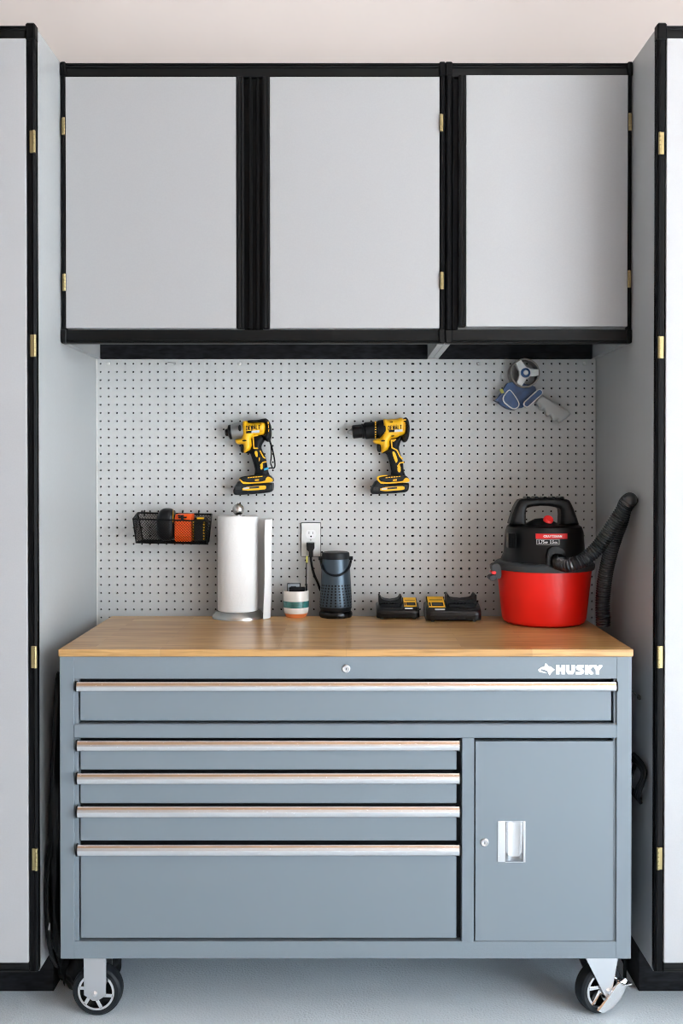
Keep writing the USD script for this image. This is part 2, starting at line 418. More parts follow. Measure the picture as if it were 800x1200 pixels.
def tall_cabinet(s, label):
    """s = -1 left, +1 right."""
    x_in = s * NICHE; x_out = s * (NICHE + 0.62)
    ztop = at(VPX + s * 363, 28.8, Y_TALL)[2]
    zbot = at(VPX + s * 360, 1140.5, Y_TALL)[2]
    yf = Y_TALL
    t = thing('tall_cabinet', label, 'cabinet', (s * (NICHE + 0.31), -0.3, 0))
    obj('side_panel', box(x_in, x_in + s * 0.018, yf + 0.012, 0.02, zbot, ztop - 0.004), 'panel', t, label='grey inner side panel')
    obj('side_panel', box(x_out, x_out - s * 0.018, yf + 0.012, 0.02, zbot, ztop - 0.004), 'panel', t)
    obj('top_panel', box(x_in + s * 0.018, x_out - s * 0.018, yf + 0.02, 0.02, ztop - 0.03, ztop - 0.012), 'panel', t)
    obj('bottom_panel', box(x_in + s * 0.018, x_out - s * 0.018, yf + 0.02, 0.02, zbot + 0.002, zbot + 0.02), 'panel', t)
    obj('back_panel', box(x_in + s * 0.018, x_out - s * 0.018, 0.004, 0.016, zbot + 0.02, ztop - 0.03), 'panel', t)
    st = 0.0225
    for xa in (x_in, x_out - s * st):
        xb = xa + s * st
        ms = [box(xa, xb, yf + 0.003, yf + 0.025, zbot, ztop, 0.003), box(xa + s * 0.002, xa + s * 0.009, yf, yf + 0.01, zbot + 0.002, ztop, 0.003)]
        f = obj('frame_stile', ms, 'black_alu', t)
        obj('end_cap', box(xa - s * 0.001, xb + s * 0.001, yf - 0.003, yf + 0.026, ztop - 0.038, ztop + 0.005, 0.004), 'black_alu', f)
    zd1 = at(VPX + s * 374, 44.7, yf)[2]; zd0 = at(VPX + s * 370, 1128.5, yf)[2]
    xa, xb = x_in + s * st, x_out - s * st
    obj('top_rail', [box(xa, xb, yf + 0.004, yf + 0.025, zd1 + 0.001, ztop - 0.001, 0.002)] + [box(xa, xb, yf + 0.001, yf + 0.01, ztop - 0.006 - 0.006 * k, ztop - 0.002 - 0.006 * k, 0.0012) for k in range(2)], 'black_alu2', t)
    obj('bottom_rail', [box(xa, xb, yf + 0.004, yf + 0.025, zbot, zd0 - 0.002, 0.002), box(xa, xb, yf + 0.001, yf + 0.01, zbot + 0.002, zbot + 0.008, 0.0012)], 'black_alu2', t)
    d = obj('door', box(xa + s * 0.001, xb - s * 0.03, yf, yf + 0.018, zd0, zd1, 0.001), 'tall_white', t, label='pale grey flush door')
    obj('handle_stile', box(xb - s * 0.03, xb - s * 0.008, yf - 0.004, yf + 0.02, zd0, zd1, 0.003), 'black_alu', d)
    hp = ((38.2, 166, 1), (39, 405, 1), (40, 770, 1), (41, 1007, 1)) if s < 0 else ((774.5, 168, 0), (774, 407, 0), (773, 770, 0), (772.3, 1006, 0))
    for px, py, _ in hp:
        brass_hinge(d, px, py, yf - 0.0018, side=-s)
    obj('plinth', [box(x_in + s * 0.004, x_out, yf + 0.15, 0.015, 0, zbot + 0.004, 0.002)], 'osb', t, label='black stained plinth board')
    return t


tall_cabinet(-1, 'tall floor-standing cabinet with pale door and black frame at left of the workbench')
tall_cabinet(1, 'tall floor-standing cabinet with pale door and black frame at right of the workbench')

# ================================================================ wall cabinets
yu = Y_UP
zu1, zu0 = at(405, 73.2, yu)[2], at(405, 402.3, yu)[2]
XU = lambda px: at(px, 240, yu)[0]
ZU = lambda py: at(405, py, yu)[2]
xm = XU(521.4)                 # the joint between the two units


def stile(px0, px1, parent, name='frame_stile', m='black_alu', proud=0.0, ribs=1, caps=True, py0=73.2, py1=402):
    x0, x1 = XU(px0), XU(px1); z1, z0 = ZU(py0), ZU(py1); w = x1 - x0
    ms = [box(x0, x1, yu + 0.003 - proud, yu + 0.024, z0, z1, 0.002)]
    for k in range(ribs):
        c = x0 + w * (k + 0.5) / ribs
        ms.append(box(c - w / ribs * 0.33, c + w / ribs * 0.33, yu - proud - 0.001, yu + 0.01, z0, z1, 0.0025))
    f = obj(name, ms, m, parent)
    if caps:
        obj('end_cap', box(x0 - 0.001, x1 + 0.001, yu - 0.004 - proud, yu + 0.025, ZU(89), ZU(72.4), 0.003), 'black_alu', f)
        obj('end_cap', box(x0 - 0.001, x1 + 0.001, yu - 0.004 - proud, yu + 0.025, ZU(402.5), ZU(386), 0.003), 'black_alu2', f)
    return f


def unit(label, xa, xb, doors, name='wall_cabinet', dz=0):
    """xa, xb outer faces; doors: (white px0, px1, hinge px, hinge side)"""
    t = thing(name, label, 'cabinet', ((xa + xb) / 2, -0.19, zu0))
    pt = 0.017
    obj('side_panel', box(xa, xa + pt, yu + 0.02, -0.001, zu0 + 0.001, zu1 - 0.004), 'panel', t)
    obj('side_panel', box(xb - pt, xb, yu + 0.02, -0.001, zu0 + 0.001, zu1 - 0.004), 'panel', t)
    obj('top_panel', box(xa + pt, xb - pt, yu + 0.025, -0.001, zu1 - 0.03, zu1 - 0.012), 'panel', t)
    obj('bottom_panel', box(xa + pt, xb - pt, yu + 0.025, -0.001, zu0 + 0.062, zu0 + 0.08), 'panel', t)
    obj('mounting_rail', box(xa + pt, xb - pt, -0.019, -0.001, zu0 - 0.001, zu0 + 0.062), 'osb', t, label='dark stained board under the cabinet at the wall')
    xa2, xb2 = xa + 0.003, xb - 0.003
    top = ZU(90 - dz) + 0.002
    obj('top_rail', [box(xa2, xb2, yu + 0.006, yu + 0.024, top, zu1 - 0.001, 0.0015)] + [box(xa2, xb2, yu, yu + 0.012, zu1 - 0.006 - 0.0068 * k, zu1 - 0.001 - 0.0068 * k, 0.0016) for k in range(2)], 'black_alu2', t)
    bot = ZU(386)
    obj('bottom_rail', [box(xa2, xb2, yu + 0.004, yu + 0.024, zu0, bot, 0.0015)] + [box(xa2, xb2, yu, yu + 0.012, zu0 + 0.001 + 0.0052 * k, zu0 + 0.005 + 0.0052 * k, 0.0014) for k in range(2)], 'black_alu2', t)
    return t


A = unit('double-door wall cabinet with two pale doors and black trim at upper left', -NICHE + 0.001, xm - 0.0006, None)
Bc = unit('narrower single-door wall cabinet with pale door and black trim at upper right', xm + 0.0006, NICHE - 0.001, None)
stile(71.6, 77, A); stile(514.8, 521.1, A)
stile(521.9, 529.4, Bc); stile(735, 740, Bc)


def wall_door(parent, px0, px1, py0, py1, handle, hinges):
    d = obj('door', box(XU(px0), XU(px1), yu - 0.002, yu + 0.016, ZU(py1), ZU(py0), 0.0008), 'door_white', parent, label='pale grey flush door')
    h0, h1 = handle
    x0, x1 = XU(h0), XU(h1); z0, z1 = ZU(py1 + 0.5), ZU(py0 - 0.5); w = x1 - x0
    ms = [box(x0, x1, yu - 0.0035, yu + 0.018, z0, z1, 0.002), box(x0 + 0.15 * w, x0 + 0.55 * w, yu - 0.0055, yu + 0.01, z0, z1, 0.002), box(x0 + 0.68 * w, x0 + 0.92 * w, yu - 0.0055, yu + 0.01, z0, z1, 0.0015)]
    obj('handle_stile', ms, 'black_alu2', d)
    for px, py, side in hinges:
        brass_hinge(d, px, py, yu - 0.0058, h=20, w=3.6, side=side)
    return d


wall_door(A, 77.2, 276.6, 90.2, 384.6, (276.8, 285.5), ((74.2, 148, 1), (75, 331, 1)))
wall_door(A, 316.2, 514.6, 90.2, 384.6, (307.4, 316), ((517.3, 144, -1), (517.8, 329, -1)))
wall_door(Bc, 546, 735, 88.2, 382.6, (537.2, 545.8), ((738.2, 143, -1), (737.2, 327, -1)))
# dark centre posts behind the pulls
obj('centre_post', [box(XU(285.6), XU(307.2), yu + 0.012, yu + 0.03, ZU(385.5), ZU(90.5), 0.001), box(XU(291.3), XU(295), yu - 0.001, yu + 0.02, ZU(385.5), ZU(90.5), 0.0015), box(XU(300), XU(303), yu + 0.001, yu + 0.02, ZU(385.5), ZU(90.5), 0.0015)], 'black_alu', A)
obj('centre_post', [box(XU(529.6), XU(537), yu + 0.012, yu + 0.03, ZU(385.5), ZU(90.5), 0.001), box(XU(530), XU(532), yu + 0.001, yu + 0.02, ZU(385.5), ZU(90.5), 0.0015)], 'black_alu', Bc)

# ================================================================ workbench
yc = Y_CHEST
XC = lambda px, py=930: at(px, py, yc)[0]
ZC = lambda py: at(405, py, yc)[2]
ZT = ZC(761.0); xl, xr = XC(68.2, 765), XC(742.2, 765)
yb = yc + 0.559
ch = thing('workbench', 'grey steel rolling tool workbench with drawers, side door and wooden top', 'workbench', ((xl + xr) / 2, (yc + yb) / 2, 0))
zb1, zb0 = ZC(769.6), ZC(1124.6)
obj('wood_top', box(xl, xr, yc, yb, zb1, ZT, 0.0015), 'wood', ch, label='butcher-block wooden top')
bx0, bx1 = xl + 0.002, xr - 0.003
ybf = yc + 0.004
FR = 0.0012
xp0, xp1 = XC(86.3), XC(722.6)
ms = [box(bx0, xp0, ybf, ybf + 0.04, zb0, zb1, FR), box(xp1, bx1, ybf, ybf + 0.04, zb0, zb1, FR),
      box(xp0 - 0.001, xp1 + 0.001, ybf + 0.0006, ybf + 0.03, ZC(796), zb1, FR),
      box(xp0 - 0.001, xp1 + 0.001, ybf - 0.0025, ybf + 0.03, ZC(865.5), ZC(849), 0.003),
      box(xp0 - 0.001, xp1 + 0.001, ybf + 0.0006, ybf + 0.03, zb0, ZC(1104.5), FR),
      box(XC(541.3), XC(555.6), ybf + 0.0004, ybf + 0.03, ZC(1105), ZC(865), FR),
      box(xp0 - 0.001, XC(91), ybf + 0.006, ybf + 0.03, ZC(1105), ZC(796), FR), box(XC(719.5), xp1 + 0.001, ybf + 0.006, ybf + 0.03, ZC(1105), ZC(796), FR)]
obj('frame', ms, 'chest', ch)
obj('shell', [box(bx0, bx0 + 0.004, ybf + 0.02, yb - 0.004, zb0, zb1), box(bx1 - 0.004, bx1, ybf + 0.02, yb - 0.004, zb0, zb1), box(bx0, bx1, yb - 0.008, yb - 0.004, zb0, zb1), box(bx0, bx1, ybf + 0.02, yb - 0.004, zb0, zb0 + 0.004)], 'chest', ch)
obj('gap_shade_lining', box(xp0, xp1, ybf + 0.026, ybf + 0.03, zb0 + 0.004, zb1 - 0.004), 'chest_shade', ch)  # black sheet behind the drawer fronts, shade of the gaps put into its colour


def drawer(px0, px1, hx0, hx1, hy0, hy1, fy1):
    d = obj('drawer', box(XC(px0), XC(px1), ybf + 0.003, ybf + 0.022, ZC(fy1), ZC(hy0 + 4), 0.0015), 'chest', ch)
    z1, z0 = ZC(hy0), ZC(hy1); h = z1 - z0
    prof = []                      # (y, z) section of the pull, rounded nose
    for t, n_ in ((-1.0, -62), (-0.86, -42), (-0.62, -22), (-0.3, -6), (-0.02, 2), (0.12, 10), (0.3, 17), (0.55, 20), (0.8, 26), (0.93, 45), (1.0, 70)):
        if prof: p_ = prof[-1]; dz_ = (t - last) * h / 2; prof.append((p_[0] + dz_ * math.tan(math.radians((n_ + ln) / 2)), t * h / 2))
        else: prof.append((-0.006, t * h / 2))
        last, ln = t, n_
    prof = [(0.004, -h / 2 * 0.95)] + prof + [(0.004, h / 2 * 0.98)]
    n = len(prof); zc = (z0 + z1) / 2
    v = [(x, ybf + p[0], zc + p[1]) for x in (XC(hx0), XC(hx1)) for p in prof]
    f = []
    for k in range(n):
        k2 = (k + 1) % n; f += [(k, k2, n + k2), (k, n + k2, n + k)]
    for k in range(1, n - 1): f += [(0, k + 1, k), (n, n + k, n + k + 1)]
    m = trimesh.Trimesh(V(v), V(f), process=False)
    if m.volume < 0: m.invert()
    hd = obj('handle', m, 'chrome', d, label='polished chrome drawer pull')
    for hx, sgn in ((hx0, -1), (hx1, 1)):
        x = XC(hx)
        obj('end_cap', pcap(x, x + sgn * 0.004, prof, zc, 1.06), 'black_plastic', d)
    return d


def pcap(x0, x1, prof, zc, k):
    n = len(prof); v = [(x, ybf + min(p[0] * k, 0.004), zc + p[1] * k) for x in (x0, x1) for p in prof]; f = []
    for i in range(n):
        j = (i + 1) % n; f += [(i, j, n + j), (i, n + j, n + i)]
    for i in range(1, n - 1): f += [(0, i + 1, i), (n, n + i, n + i + 1)]
    m = trimesh.Trimesh(V(v), V(f), process=False)
    if m.volume < 0: m.invert()
    return m


drawer(93, 716.5, 90.5, 721, 799, 810, 845.5)
for hy0, hy1, fy in ((868, 880, 903), (906, 919, 942.5), (945, 958, 986.5), (990, 1003, 1101)):
    drawer(93.2, 535, 91, 538, hy0, hy1, fy)

# the door, a cut-out for its recessed pull
dx0, dx1, dz0, dz1 = XC(557.2), XC(719.2), ZC(1104), ZC(869.5)
hx0, hx1, hz0, hz1 = XC(583.5), XC(616.2), ZC(1011.3), ZC(963)
dp = Polygon([(dx0, dz0), (dx1, dz0), (dx1, dz1), (dx0, dz1)], [[(hx0 + 0.003, hz0 + 0.003), (hx1 - 0.003, hz0 + 0.003), (hx1 - 0.003, hz1 - 0.003), (hx0 + 0.003, hz1 - 0.003)]])
dd = obj('door', ext(dp, ybf + 0.002, ybf + 0.02, 0.001), 'chest', ch)
ra, rb = XC(592.5), XC(613.2)
rc, rr = (ra + rb) / 2, (rb - ra) / 2
yd = ybf + 0.002
hm = [box(hx0, ra, yd - 0.002, yd + 0.003, hz0, hz1, 0.0008), box(rb, hx1, yd - 0.0035, yd + 0.003, hz0, hz1, 0.001),
      box(ra, rb, yd - 0.0018, yd + 0.016, hz1 - 0.0012, hz1), box(ra, rb, yd - 0.0018, yd + 0.016, hz0, hz0 + 0.0012)]
cv, cf = [], []
for k in range(17):
    a = math.pi * k / 16
    for z in (hz0 + 0.001, hz1 - 0.001): cv.append((rc - rr * math.cos(a), yd - 0.001 + 0.016 * math.sin(a), z))
for k in range(16):
    cf += [(2 * k, 2 * k + 2, 2 * k + 3), (2 * k, 2 * k + 3, 2 * k + 1)]
hm.append((V(cv), V(cf)))
obj('door_pull', hm, 'chrome', dd, label='recessed bright metal pull')


def lock(px, py, parent, y, m='zinc'):
    c = at(px, py, y); c[1] = y
    l = obj('lock', lathe([(0, 0.004), (0.006, 0.004), (0.0075, 0.005), (0.0095, 0.0035), (0.0105, 0), (0, 0)], c, 24, (0, -1, 0)), m, parent, label='round metal key lock')
    obj('keyhole', box(c[0] - 0.0008, c[0] + 0.0008, y - 0.0055, y - 0.003, c[2] - 0.003, c[2] + 0.003), 'black_plastic', l)


lock(567.6, 987, dd, ybf + 0.002); lock(405.5, 783.5, ch, ybf)

# the maker's emblem and lettering on the top rail
LZ = (620, 765, 8.0)
yl = ybf + 0.0006
dog = [zpoly(LZ, [(80, 158), (110, 135), (140, 128), (150, 95), (165, 105), (178, 125), (200, 128), (215, 140), (238, 158), (210, 180), (190, 212), (178, 195), (170, 170), (140, 158), (112, 152), (105, 168), (140, 178), (165, 190), (125, 185), (92, 178)], yl, 0)]
dog = dog[0]
obj('emblem', ext(dog, yl - 0.0014, yl, 0), 'logo', ch, label='white dog-head emblem', smooth=False)


def glyphs(strokes, w, zoom, y, flat=True):
    ls = [LineString(zp(zoom, s, y)).buffer(w, cap_style=2 if flat else 1, join_style=2 if flat else 1) for s in strokes]
    return shapely.union_all(ls)


LH = (625, 770, 8.889)
HW = 18 / 8.889 / 474
HS = [[(250, 80), (250, 180)], [(307, 80), (307, 180)], [(250, 130), (307, 130)],
      [(354, 80), (354, 142), (366, 161), (399, 161), (411, 142), (411, 80)],
      [(551, 80), (551, 180)], [(610, 80), (566, 130)], [(562, 126), (612, 180)],
      [(630, 80), (664, 132)], [(706, 80), (664, 132)], [(664, 126), (664, 180)]]
HS2 = [[(520, 95), (466, 95), (455, 104), (457, 116), (474, 126), (500, 134), (511, 146), (508, 159), (494, 166), (438, 166)]]
husky = shapely.union_all([glyphs(HS, HW, LH, yl), glyphs(HS2, HW * 0.82, LH, yl)])
husky = husky.intersection(Polygon(zp(LH, [(225, 80), (730, 80), (730, 181), (225, 181)], yl)))
obj('lettering', ext(husky, yl - 0.0014, yl, 0), 'logo', ch, label='white maker lettering', smooth=False)


# casters
def caster(cx, cy, yaw, brake):
    """5-inch swivel caster; local frame: wheel axis along -y (towards the camera), turned by yaw."""
    R = 0.0635; Rm = trimesh.transformations.rotation_matrix(yaw, [0, 0, 1])

    def put(ms):
        v, f = arr(ms); m = trimesh.Trimesh(v, f, process=False); m.apply_transform(Rm); m.apply_translation([cx, cy, 0]); return m
    ztop = zb0
    fork = [lathe([(0, ztop - 0.016), (0.034, ztop - 0.016), (0.036, ztop - 0.010), (0.030, ztop - 0.006), (0, ztop - 0.006)]), box(-0.048, 0.048, -0.045, 0.045, ztop - 0.006, ztop - 0.001, 0.001)]
    off = 0.0 if not brake else 0.028
    leg = Polygon([(-0.029, ztop - 0.016), (0.029, ztop - 0.016), (0.028, R - 0.004), (0.006, R - 0.018), (-0.006, R - 0.018), (-0.028, R - 0.004)]) if not brake else \
        Polygon([(-0.058, ztop - 0.016), (0.046, ztop - 0.016), (0.046, ztop - 0.026), (0.038, ztop - 0.034), (0.020, R - 0.006), (0.012, R - 0.018), (0.004, R - 0.018), (-0.004, R - 0.006), (-0.048, ztop - 0.034)])
    for y0 in (-0.029, 0.026):
        fork.append(ext(leg, y0, y0 + 0.003, 0.001))
    fork.append(box(-0.032, 0.032, -0.029, 0.029, ztop - 0.019, ztop - 0.016, 0.001))
    fork.append(lathe([(0, 0), (0.008, 0), (0.008, 0.004), (0.0045, 0.007), (0, 0.007)], (off * 0.3, -0.029, R), 6, (0, -1, 0)))
    b = obj('caster', put(fork), 'zinc', ch)
    tire = lathe([(0.047, -0.0185), (0.057, -0.019), (0.062, -0.0145), (0.0635, -0.006), (0.0635, 0.006), (0.062, 0.0145), (0.057, 0.019), (0.047, 0.0185), (0.047, -0.0185)], (0, 0, R), 56, (0, -1, 0))
    obj('tire', put(tire), 'rubber', b)
    rim = [lathe([(0.0415, 0.0195), (0.047, 0.0195), (0.0485, 0.017), (0.0475, -0.017), (0.0415, -0.0195), (0.0415, 0.0195)], (0, 0, R), 48, (0, -1, 0)), lathe([(0, 0.021), (0.011, 0.021), (0.013, 0.017), (0.013, -0.02), (0, -0.02)], (0, 0, R), 24, (0, -1, 0))]
    for k in range(6):                      # six slanted spokes
        a = 2 * math.pi * k / 6 + 0.1
        for da, w_ in ((0.75, 0.0044),):
            p0 = V([0.010 * math.cos(a), 0.010 * math.sin(a) + R]); p1 = V([0.0445 * math.cos(a + da), 0.0445 * math.sin(a + da) + R])
            rim.append(ext(LineString([p0, p1]).buffer(w_, cap_style=2), -0.0195, -0.010, 0.001))
    obj('rim', put(rim), 'chrome', b)
    obj('hub_disc', put(lathe([(0, 0.004), (0.0415, 0.004), (0.0415, -0.004), (0, -0.004)], (0, 0, R), 40, (0, -1, 0))), 'black_plastic', b)
    if brake:
        lv = [ext(Polygon([(-0.026, 0.022), (-0.012, 0.034), (0.004, 0.050), (0.030, 0.078), (0.056, 0.090), (0.062, 0.082), (0.054, 0.060), (0.042, 0.040), (0.020, 0.022), (-0.012, 0.013)]), -0.036, -0.030, 0.0015), box(0.040, 0.066, -0.05, -0.022, 0.078, 0.083, 0.001)]
        obj('brake_lever', put(lv), 'chrome', b, label='bright metal brake lever')


pL, pR = onz(114, 1189.5, 0), onz(704, 1187.5, 0)
caster(pL[0], yc + 0.075, -0.06, False)
caster(pR[0] - 0.003, yc + 0.085, math.radians(21), True)
caster(pL[0], yb - 0.075, 1.2, False)
caster(pR[0], yb - 0.075, 0.0, False)

# ================================================================ power tools on the pegboard
TH = 0.030                          # half thickness of a tool body


def pistol(name, label, Z, yellow, black, handle, trigger, foot, footy, batt, blabel, lines, noses, txt, plate, sights, back):
    Yc = -0.0362
    Yf = Yc - TH                    # the face towards the camera
    base = at(Z[0] + 450 / Z[2], Z[1] + 790 / Z[2], Yc); t = thing(name, label, 'drill', base)
    P = lambda pts, n=1: zpoly(Z, pts, Yc, n)
    b = obj('housing', pillow(P(yellow), Yc, TH, 0.016), 'yellow', t, label='yellow motor housing')
    obj('rear_cap', pillow(P(black), Yc, TH + 0.002, 0.016), 'tool_black', t)
    h = obj('grip', pillow(P(handle), Yc, 0.021, 0.014), 'tool_black', t)
    obj('trigger', pillow(P(trigger), Yc, 0.011, 0.006), 'tool_grey', t)
    obj('foot', pillow(P(foot), Yc, 0.030, 0.008), 'tool_grey', t)
    obj('foot_trim', ext(P(footy), Yc - 0.0315, Yc - 0.02, 0.001), 'yellow', t, label='yellow trim over the battery')
    bt = obj('battery', pillow(P(batt), Yc, 0.034, 0.009), 'tool_grey', t, label='dark slide-on battery pack')
    yb_ = Yc - 0.034
    obj('battery_label', ext(P(blabel), yb_ - 0.0006, yb_ + 0.004), 'yellow', bt)
    c = V(blabel); u0, u1, v0, v1 = c[:, 0].min(), c[:, 0].max(), c[:, 1].min(), c[:, 1].max()
    obj('label_print', ext(P([(u0 + 12, v0 + 22), (u0 + 62, v0 + 18), (u0 + 62, v0 + 33), (u0 + 12, v0 + 37)], 0), yb_ - 0.001, yb_), 'silver_label', bt)
    obj('label_print', ext(P([(u0 + 66, v0 + 16), (u0 + 156, v0 + 8), (u0 + 156, v0 + 25), (u0 + 66, v0 + 32)], 0), yb_ - 0.001, yb_), 'grey_plastic', bt)
    obj('foot_lettering', [ext(P([(u_, 634 - (u_ - 410) * 0.09), (u_ + 18, 632 - (u_ - 410) * 0.09), (u_ + 18, 640 - (u_ - 410) * 0.09), (u_, 642 - (u_ - 410) * 0.09)], 0), Yc - 0.0306, Yc - 0.02) for u_ in range(410, 540, 24)] + [ext(P([(478, 654), (514, 650), (514, 666), (478, 669)], 0), Yc - 0.0308, Yc - 0.02)], 'yellow', t)
    obj('battery_vent', [ext(P([(u0 - 62 + 17 * k, v0 + 12), (u0 - 52 + 17 * k, v0 + 10), (u0 - 52 + 17 * k, v0 + 40), (u0 - 62 + 17 * k, v0 + 42)], 0), yb_ - 0.0012, yb_ + 0.003) for k in range(3)], 'grey_plastic', bt)
    for pts, w_ in lines:           # yellow inlays of the grip
        g = LineString(zp(Z, pts, Yc)).buffer(w_ / Z[2] / 377) if w_ else P(pts)
        obj('grip_inlay', ext(g, Yc - 0.0222, Yc - 0.012, 0.0006), 'yellow', h)
    ax = V([zp(Z, [noses['axis'][0]], Yc)[0], zp(Z, [noses['axis'][1]], Yc)[0]])
    a0 = V([ax[0][0], Yc, ax[0][1]]); dirv = V([ax[1][0] - ax[0][0], 0, ax[1][1] - ax[0][1]]); L = np.linalg.norm(dirv); dirv /= L
    k = 1 / Z[2] / 375
    for nm, m, prof in noses['parts']:
        obj(nm, lathe([(r * k, (u - noses['axis'][0][0]) * k) for u, r in prof], a0, 40, dirv), m, t)
    for u in noses.get('marks', []):
        obj('clutch_mark', [box(-0.0, 0.0022, 0, 0.003, 0, 0.003)] and [trimesh.creation.box([0.0035, 0.003, 0.0028], transform=trimesh.transformations.translation_matrix(a0 + dirv * (u - noses['axis'][0][0]) * k + V([0, -math.cos(g), math.sin(g)]) * 80 * k)) for g in np.linspace(-1.15, 1.15, 9)], 'yellow', t)
    (u0, v0, u1, v1) = txt
    q0, q1 = zp(Z, [(u0, v1)], Yf)[0], zp(Z, [(u1, v0)], Yf)[0]
    wl = (q1[0] - q0[0]) / 6.0; hl = q1[1] - q0[1]
    sg = [[[(0, 0), (0, 1), (.55, 1), (.95, .7), (.95, .3), (.55, 0), (0, 0)]], [[(.85, 0), (0, 0), (0, 1), (.85, 1)], [(0, .5), (.7, .5)]], [[(-.05, 1), (.22, 0), (.5, .9), (.78, 0), (1.05, 1)]],
          [[(-.02, 0), (.48, 1), (.98, 0)], [(.22, .3), (.74, .3)]], [[(.1, 1), (.1, 0), (.85, 0)]], [[(-.05, 1), (.95, 1)], [(.45, 1), (.45, 0)]]]
    gl = shapely.union_all([LineString([(q0[0] + wl * (i + 0.12 + 0.72 * a_), q0[1] + hl * (0.1 + 0.8 * b_) + 0.08 * wl * i) for a_, b_ in st_]).buffer(0.00095, cap_style=2, join_style=2) for i, g_ in enumerate(sg) for st_ in g_])
    tm = ext(gl, Yf - 0.0008, Yf + 0.002)
    obj('lettering', tm, 'tool_black', b, label='black maker lettering', smooth=False)
    u0, v0, u1, v1 = plate
    um = u0 + 0.4 * (u1 - u0)
    obj('spec_plate', ext(P([(um, v0 + 2), (u1, v0 - 5), (u1, v1 - 5), (um, v1)], 0), Yf - 0.0006, Yf + 0.003), 'silver_label', b)
    obj('spec_plate', ext(P([(u0, v0 + 5), (um, v0 + 2), (um, v1), (u0, v1 + 3)], 0), Yf - 0.0006, Yf + 0.003), 'tool_black', b)
    for pts in sights:
        obj('vent', ext(P(pts, 1), Yf - 0.0005, Yf + 0.006), 'tool_black', b)
    for pts in back:
        obj('accent', ext(P(pts, 0), Yf - 0.0028, Yf + 0.006), 'yellow', b)
    return t, Yc


Z1 = (240, 480, 8.0)
t1, Yd = pistol('impact_driver', 'short yellow and black cordless impact driver hanging at left, wrist strap at its back', Z1,
    [(352, 110), (400, 103), (412, 130), (560, 118), (576, 140), (572, 220), (552, 242), (438, 246), (446, 366), (380, 408), (368, 408), (370, 335), (352, 322), (302, 326), (284, 282), (330, 276), (356, 270)],
    [(404, 132), (402, 104), (440, 98), (490, 100), (560, 84), (584, 86), (600, 108), (622, 160), (624, 250), (606, 304), (575, 300), (545, 262), (552, 240), (572, 215), (572, 142), (560, 122)],
    [(434, 236), (568, 240), (560, 292), (532, 330), (530, 372), (560, 425), (580, 495), (588, 570), (622, 650), (455, 650), (470, 590), (470, 545), (440, 450), (424, 408), (376, 410), (372, 396), (444, 370)],
    [(336, 318), (370, 326), (376, 402), (342, 408), (334, 375)],
    [(342, 628), (462, 612), (602, 606), (645, 650), (642, 682), (380, 700), (326, 652)],
    [(326, 648), (340, 650), (378, 684), (570, 674), (580, 640), (604, 624), (642, 652), (642, 672), (600, 684), (380, 698), (362, 694)],
    [(272, 745), (330, 652), (385, 696), (640, 678), (644, 720), (636, 768), (580, 782), (300, 802), (276, 790)],
    [(362, 726), (562, 708), (582, 714), (582, 740), (562, 748), (362, 762)],
    [([(468, 396), (492, 386), (502, 415), (500, 446), (484, 444)], 0), ([(508, 452), (520, 446), (522, 470), (512, 492)], 0), ([(524, 530), (548, 500), (548, 560), (526, 562)], 0),
     ([(522, 388), (552, 445), (566, 455)], 5), ([(578, 490), (550, 494), (528, 520)], 5), ([(495, 244), (456, 250), (466, 364), (498, 364)], 6)],
    {'axis': ((190, 216), (360, 196)), 'parts': [
        ('collet', 'black_plastic', [(190, 0), (190, 26), (196, 32), (216, 34), (218, 45), (228, 66), (246, 68), (252, 62), (252, 0)]),
        ('gearcase', 'gear_metal', [(246, 0), (246, 62), (262, 70), (300, 78), (362, 82), (362, 0)])]},
    (386, 150, 522, 196), (396, 200, 520, 224), [[(360, 288), (398, 286), (402, 298), (364, 302)], [(322, 150), (348, 148), (350, 205), (324, 205)]],
    [[(540, 126), (546, 126), (546, 150), (540, 150)], [(540, 200), (556, 196), (556, 212), (542, 214)], [(596, 120), (604, 118), (606, 140), (598, 142)], [(600, 150), (606, 150), (606, 176), (600, 176)], [(602, 190), (608, 190), (606, 212), (600, 212)]])
sp = [at(240 + u / 8, 480 + v / 8, Yd - dy) for u, v, dy in ((606, 285, 0.01), (628, 350, 0.012), (645, 430, 0.012), (656, 500, 0.008), (650, 545, 0.004), (610, 548, 0.012), (570, 562, 0.02))]
sp2 = [at(240 + u / 8, 480 + v / 8, Yd - dy) for u, v, dy in ((604, 290, -0.005), (620, 350, -0.006), (622, 440, -0.006), (616, 500, -0.004), (630, 540, 0.004))]
stp = obj('wrist_strap', [tube(spline(sp, 6), 0.0022, 8), tube(spline(sp2, 6), 0.002, 8)], 'tool_black', t1)
obj('strap_tag', tube([at(240 + 555 / 8, 480 + 562 / 8, Yd - 0.024), at(240 + 594 / 8, 480 + 548 / 8, Yd - 0.021)], 0.0035, 10), 'blue_cyan', stp, label='small bright blue strap tag')

